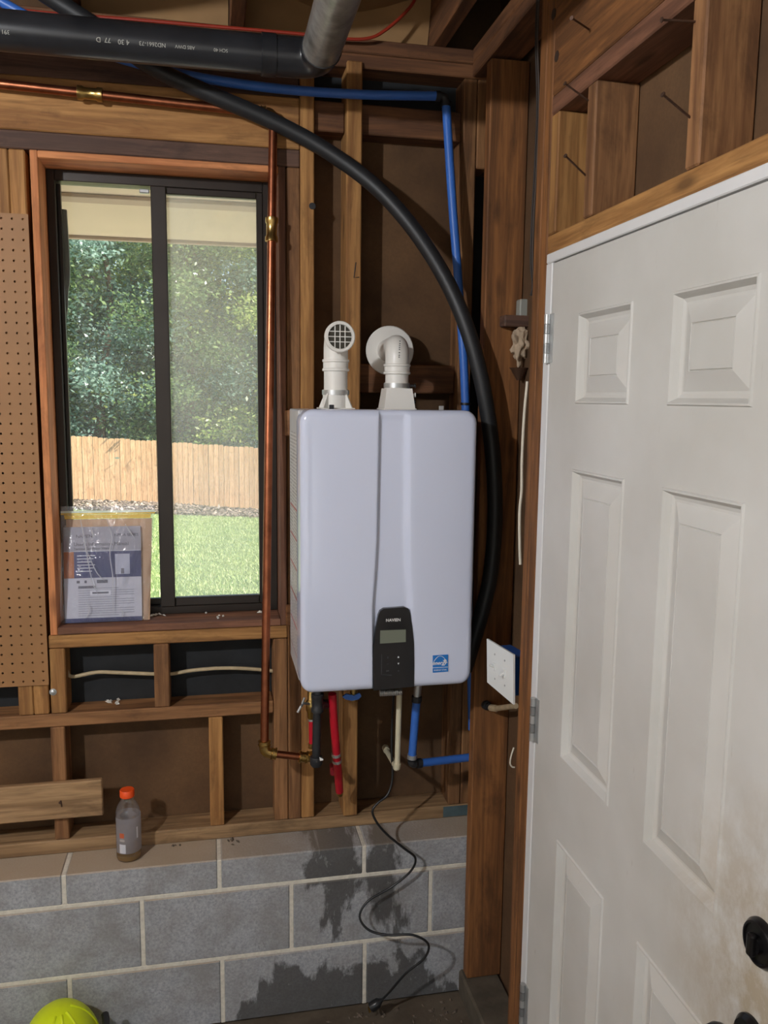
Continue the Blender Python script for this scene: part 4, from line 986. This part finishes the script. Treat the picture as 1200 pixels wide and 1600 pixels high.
tag(mk('bounce_slab', [(-7, 2.63, gz(-7, 2.63) + .05), (6, 2.63, gz(6, 2.63) + .05), (6, 7.4, gz(6, 7.4) + .05), (-7, 7.4, gz(-7, 7.4) + .05), (-7, 2.63, -.6), (6, 2.63, -.9), (6, 7.4, -1.2), (-7, 7.4, -.6)], [[0, 1, 2, 3], [0, 1, 5, 4], [1, 2, 6, 5], [2, 3, 7, 6], [3, 0, 4, 7]], BOUNCE), 'unseen pale concrete slab added outside to bounce light onto the eave', 'bounce_slab', kind='structure')  # out-of-view slab added to bounce sunlight up to the soffit
tag(box('driveway', -12, 12, -24, -3.62, -.3, -.02, plain('driveway_concrete', srgb(168, 164, 156), .9, 0, .08, 3), None, 0), 'pale concrete driveway outside the garage opening', 'driveway', kind='structure')
def blades(nm, n, xr, yr, hgt, wid, mat, lab, cat, flat=False, seed=1):
    r = np.random.default_rng(seed); x = r.uniform(*xr, n); y = yr[0] + (yr[1] - yr[0]) * r.uniform(0, 1, n) ** 1.25
    z = gz(x, y) + .03 * np.sin(x * .9) * np.sin(y * .7); h = r.uniform(.6, 1.2, n) * hgt * (1 if flat else 1); a = r.uniform(0, 2 * np.pi, n); l = r.normal(0, hgt * .5, (n, 2))
    w = wid * r.uniform(.7, 1.3, n)
    if flat:
        ux = np.stack([np.cos(a) * w, np.sin(a) * w, r.normal(0, w * .4, n)], 1); uy = np.stack([-np.sin(a) * w * .6, np.cos(a) * w * .6, r.normal(0, w * .3, n)], 1); c = np.stack([x, y, z + r.uniform(.01, .06, n)], 1)
        V = np.concatenate([c + ux, c + uy, c - ux, c - uy], 1).reshape(-1, 3); k = 4
    else:
        b = np.stack([np.cos(a) * w, np.sin(a) * w, np.zeros(n)], 1); c = np.stack([x, y, z - .01], 1); t = c + np.stack([l[:, 0], l[:, 1], h], 1)
        V = np.concatenate([c - b, c + b, t], 1).reshape(-1, 3); k = 3
    me = bpy.data.meshes.new(nm); N = len(V); me.vertices.add(N); me.vertices.foreach_set('co', V.ravel()); me.loops.add(N); me.loops.foreach_set('vertex_index', np.arange(N)); me.polygons.add(N // k); me.polygons.foreach_set('loop_start', np.arange(0, N, k)); me.update(calc_edges=True); me.materials.append(mat)
    return tag(link(nm, me, (0, 0, 0)), lab, cat, kind='stuff')
def leafmat(nm, cols, trans=.45, rough=.5):
    b = NB(nm); b.n.remove(b.p); geo = b.add('ShaderNodeNewGeometry'); rp = b.ramp(geo.outputs['Random Per Island'], [(i / (len(cols) - 1), c) for i, c in enumerate(cols)])
    d = b.add('ShaderNodeBsdfPrincipled'); d.inputs['Roughness'].default_value = rough; tl = b.add('ShaderNodeBsdfTranslucent'); mx = b.add('ShaderNodeMixShader'); mx.inputs[0].default_value = trans
    b.link(rp, d.inputs['Base Color']); b.link(rp, tl.inputs[0]); b.link(d.outputs[0], mx.inputs[1]); b.link(tl.outputs[0], mx.inputs[2]); b.link(mx.outputs[0], b.out.inputs['Surface']); return b.m
GM = leafmat('grass_blades', [srgb(136, 160, 96), srgb(176, 194, 126), srgb(212, 218, 160), srgb(150, 176, 104)], .35)
blades('grass', 130000, (-6, 4), (7.5, 24), .055, .010, GM, 'sunlit mown grass on the back lawn', 'grass')
LM = leafmat('leaf_litter_mat', [srgb(96, 84, 72), srgb(140, 124, 108), srgb(176, 160, 142), srgb(84, 76, 66)], .2)
blades('leaf_litter', 16000, (-9, 6), (21.6, 25.3), .05, .07, LM, 'dry grey leaf litter strewn below the fence', 'leaves', True, 2)
# fence
fn = thing('garden_fence', (0, 25, gz(0, 25)), 'tall pale wooden picket privacy fence beyond the lawn', 'fence')
pm = None; FT = wood('fence', 2)
for i in range(130):
    x = -10.5 + i * .146; z = gz(x, 25) + .05
    if i < 6:
        bm = bmesh.new(); h, w_, c_ = 1.82 + random.uniform(-.02, .02), .0695, .022
        ol = [(-w_, 0), (w_, 0), (w_, h - c_), (w_ - c_, h), (-w_ + c_, h), (-w_, h - c_)]
        for yy in (0, .018):
            for a, b in ol: bm.verts.new((a, yy, b))
        bm.verts.ensure_lookup_table(); bm.faces.new(bm.verts[0:6]); bm.faces.new(bm.verts[6:12][::-1])
        for k in range(6): bm.faces.new([bm.verts[k], bm.verts[(k + 1) % 6], bm.verts[(k + 1) % 6 + 6], bm.verts[k + 6]])
        bmesh.ops.recalc_face_normals(bm, faces=bm.faces); me = bpy.data.meshes.new('picket'); bm.to_mesh(me); bm.free(); me.materials.append(FT)
        pm = (pm or []) + [me]
    link('picket', pm[i % 6], (x, 25 + random.uniform(-.006, .006), z), fn)
for dz in (.35, 1.0, 1.6):
    v = []
    for x in (-10.5, 8.5):
        z = gz(x, 25) + dz
        v += [(x, 25.02, z - .045), (x, 25.06, z - .045), (x, 25.06, z + .045), (x, 25.02, z + .045)]
    mk('fence_rail', v, [[0, 1, 2, 3], [4, 5, 6, 7], [0, 1, 5, 4], [1, 2, 6, 5], [2, 3, 7, 6], [3, 0, 4, 7]], wood('fence', 0), fn)
# trees behind the fence
TL = [leafmat('leaf_deep', [srgb(70, 98, 62), srgb(116, 146, 94), srgb(164, 186, 124), srgb(90, 122, 82)], .55, .25), leafmat('leaf_bright', [srgb(100, 134, 70), srgb(170, 194, 104), srgb(214, 222, 140), srgb(116, 148, 84)], .6, .25), leafmat('leaf_blue', [srgb(88, 120, 106), srgb(130, 162, 146), srgb(180, 204, 190), srgb(102, 136, 116)], .55, .22)]
BARK = plain('bark', srgb(104, 82, 66), .9, 0, .3, 8, bump=.5)
def tree(x, y, h, cr, mat, n, label, seed, leaf=.11, low=.05):
    r = np.random.default_rng(seed); z0 = gz(x, y); t = thing('tree', (x, y, z0), label, 'tree', 'trees beyond the fence')
    tr_ = [(x, y, z0 - .2), (x + r.normal(0, .1), y, z0 + h * .3), (x + r.normal(0, .2), y + r.normal(0, .2), z0 + h * .62), (x + r.normal(0, .3), y, z0 + h * .95)]
    sp__ = spline(tr_, 5); tube('trunk', sp__, list(np.linspace(.16 + h * .006, .03, len(sp__))), BARK, t, 9)
    nb = 22; cs_ = []
    for i in range(nb):
        u = low + (1 - low) * (i + .5) / nb; a = i * 2.4 + r.uniform(0, .7); L = cr * (1.05 - .6 * abs(u - .42)) * r.uniform(.75, 1.1)
        b0 = Vector((x, y, z0 + h * u * .95)); b1 = b0 + Vector((math.cos(a) * L, math.sin(a) * L, r.uniform(-.1, .5)))
        if i % 2 == 0: mid = (b0 + b1) / 2 + Vector((0, 0, .15)); tube('branch', [b0, mid, b1], [.05, .03, .012], BARK, t, 6)
        for q in np.linspace(.25, 1.05, 5): cs_.append(np.array(b0.lerp(b1, q)) + r.normal(0, .12, 3))
    cs_ = np.array(cs_); k = r.integers(0, len(cs_), n); c = cs_[k] + r.normal(0, 1, (n, 3)) * np.array([.42, .42, .30])
    ux = r.normal(0, 1, (n, 3)); ux[:, 2] *= .6; ux /= np.linalg.norm(ux, axis=1)[:, None]; w_ = r.normal(0, 1, (n, 3)); uy = np.cross(ux, w_); uy /= np.linalg.norm(uy, axis=1)[:, None]
    s = leaf * r.uniform(.6, 1.3, (n, 1)); V = np.concatenate([c + ux * s, c + uy * s * .5, c - ux * s, c - uy * s * .5], 1).reshape(-1, 3) - np.array([x, y, z0])
    me = bpy.data.meshes.new('foliage'); N = len(V); me.vertices.add(N); me.vertices.foreach_set('co', V.ravel()); me.loops.add(N); me.loops.foreach_set('vertex_index', np.arange(N)); me.polygons.add(N // 4); me.polygons.foreach_set('loop_start', np.arange(0, N, 4)); me.update(calc_edges=True); me.materials.append(mat)
    o = link('foliage', me, (x, y, z0), t); o['kind'] = 'stuff'
spec = [(-7.5, 29, 10, 2.6, 1), (-5.2, 28.2, 9, 2.3, 0), (-3.4, 27.6, 10.5, 2.2, 2), (-2.2, 29.5, 11, 2.4, 1), (-.7, 28, 9.5, 2.2, 0), (.8, 28.6, 10.5, 2.4, 2), (2.4, 28, 10, 2.3, 1), (4.6, 29.5, 10, 2.6, 0), (-6.2, 33, 13, 3.2, 0), (-2.8, 34, 14, 3.4, 0), (.4, 33.5, 13.5, 3.3, 1), (3.6, 34, 13, 3.3, 0), (-9.5, 32, 12, 3.2, 2), (7, 32, 12, 3.2, 1)]
names = ['deep green leafy tree standing beyond the wooden fence', 'bright yellow-green leafy tree standing beyond the wooden fence', 'bluish green leafy tree standing beyond the wooden fence']
for i, (x, y, h, c, kd) in enumerate(spec): tree(x, y, h, c, TL[kd], 26000 if y < 31 else 18000, names[kd] if y < 31 else names[kd].replace('leafy tree standing beyond the wooden fence', 'tall tree rising behind the trees at the fence'), 100 + i, .075 if y < 31 else .105)
# roof eave outside the window
ea = thing('roof_eave', (0, 2.45, 2.40), 'beige boarded roof eave above the window', 'eave', kind='structure')
SOF = plain('soffit_beige', srgb(236, 220, 190), .8, 0, .03, 6)
TRM = plain('soffit_trim', srgb(196, 176, 152), .8, 0, .05, 6)
ZS = 2.372
box('soffit_board', -4, 3, 2.442, 2.50, ZS, ZS + .02, SOF, ea, 0); box('soffit_board', -4, 3, 2.515, 2.80, ZS, ZS + .02, SOF, ea, 0); box('soffit_board', -4, 3, 2.85, 3.50, ZS, ZS + .02, SOF, ea, 0)
box('soffit_vent', -4, 3, 2.498, 2.518, ZS + .012, ZS + .03, BLACKP, ea, 0)
box('batten', -4, 3, 2.785, 2.865, ZS - .012, ZS - .0005, TRM, ea, .002); box('fascia', -4, 3, 3.502, 3.53, ZS - .012, ZS + .16, TRM, ea, .002)
box('roof_deck', -4, 3, 2.40, 3.6, ZS + .17, ZS + .2, TRM, ea, 0)
box('roof_cover', -4, 3, -3.9, 2.5, 3.02, 3.06, TRM, ea, 0)
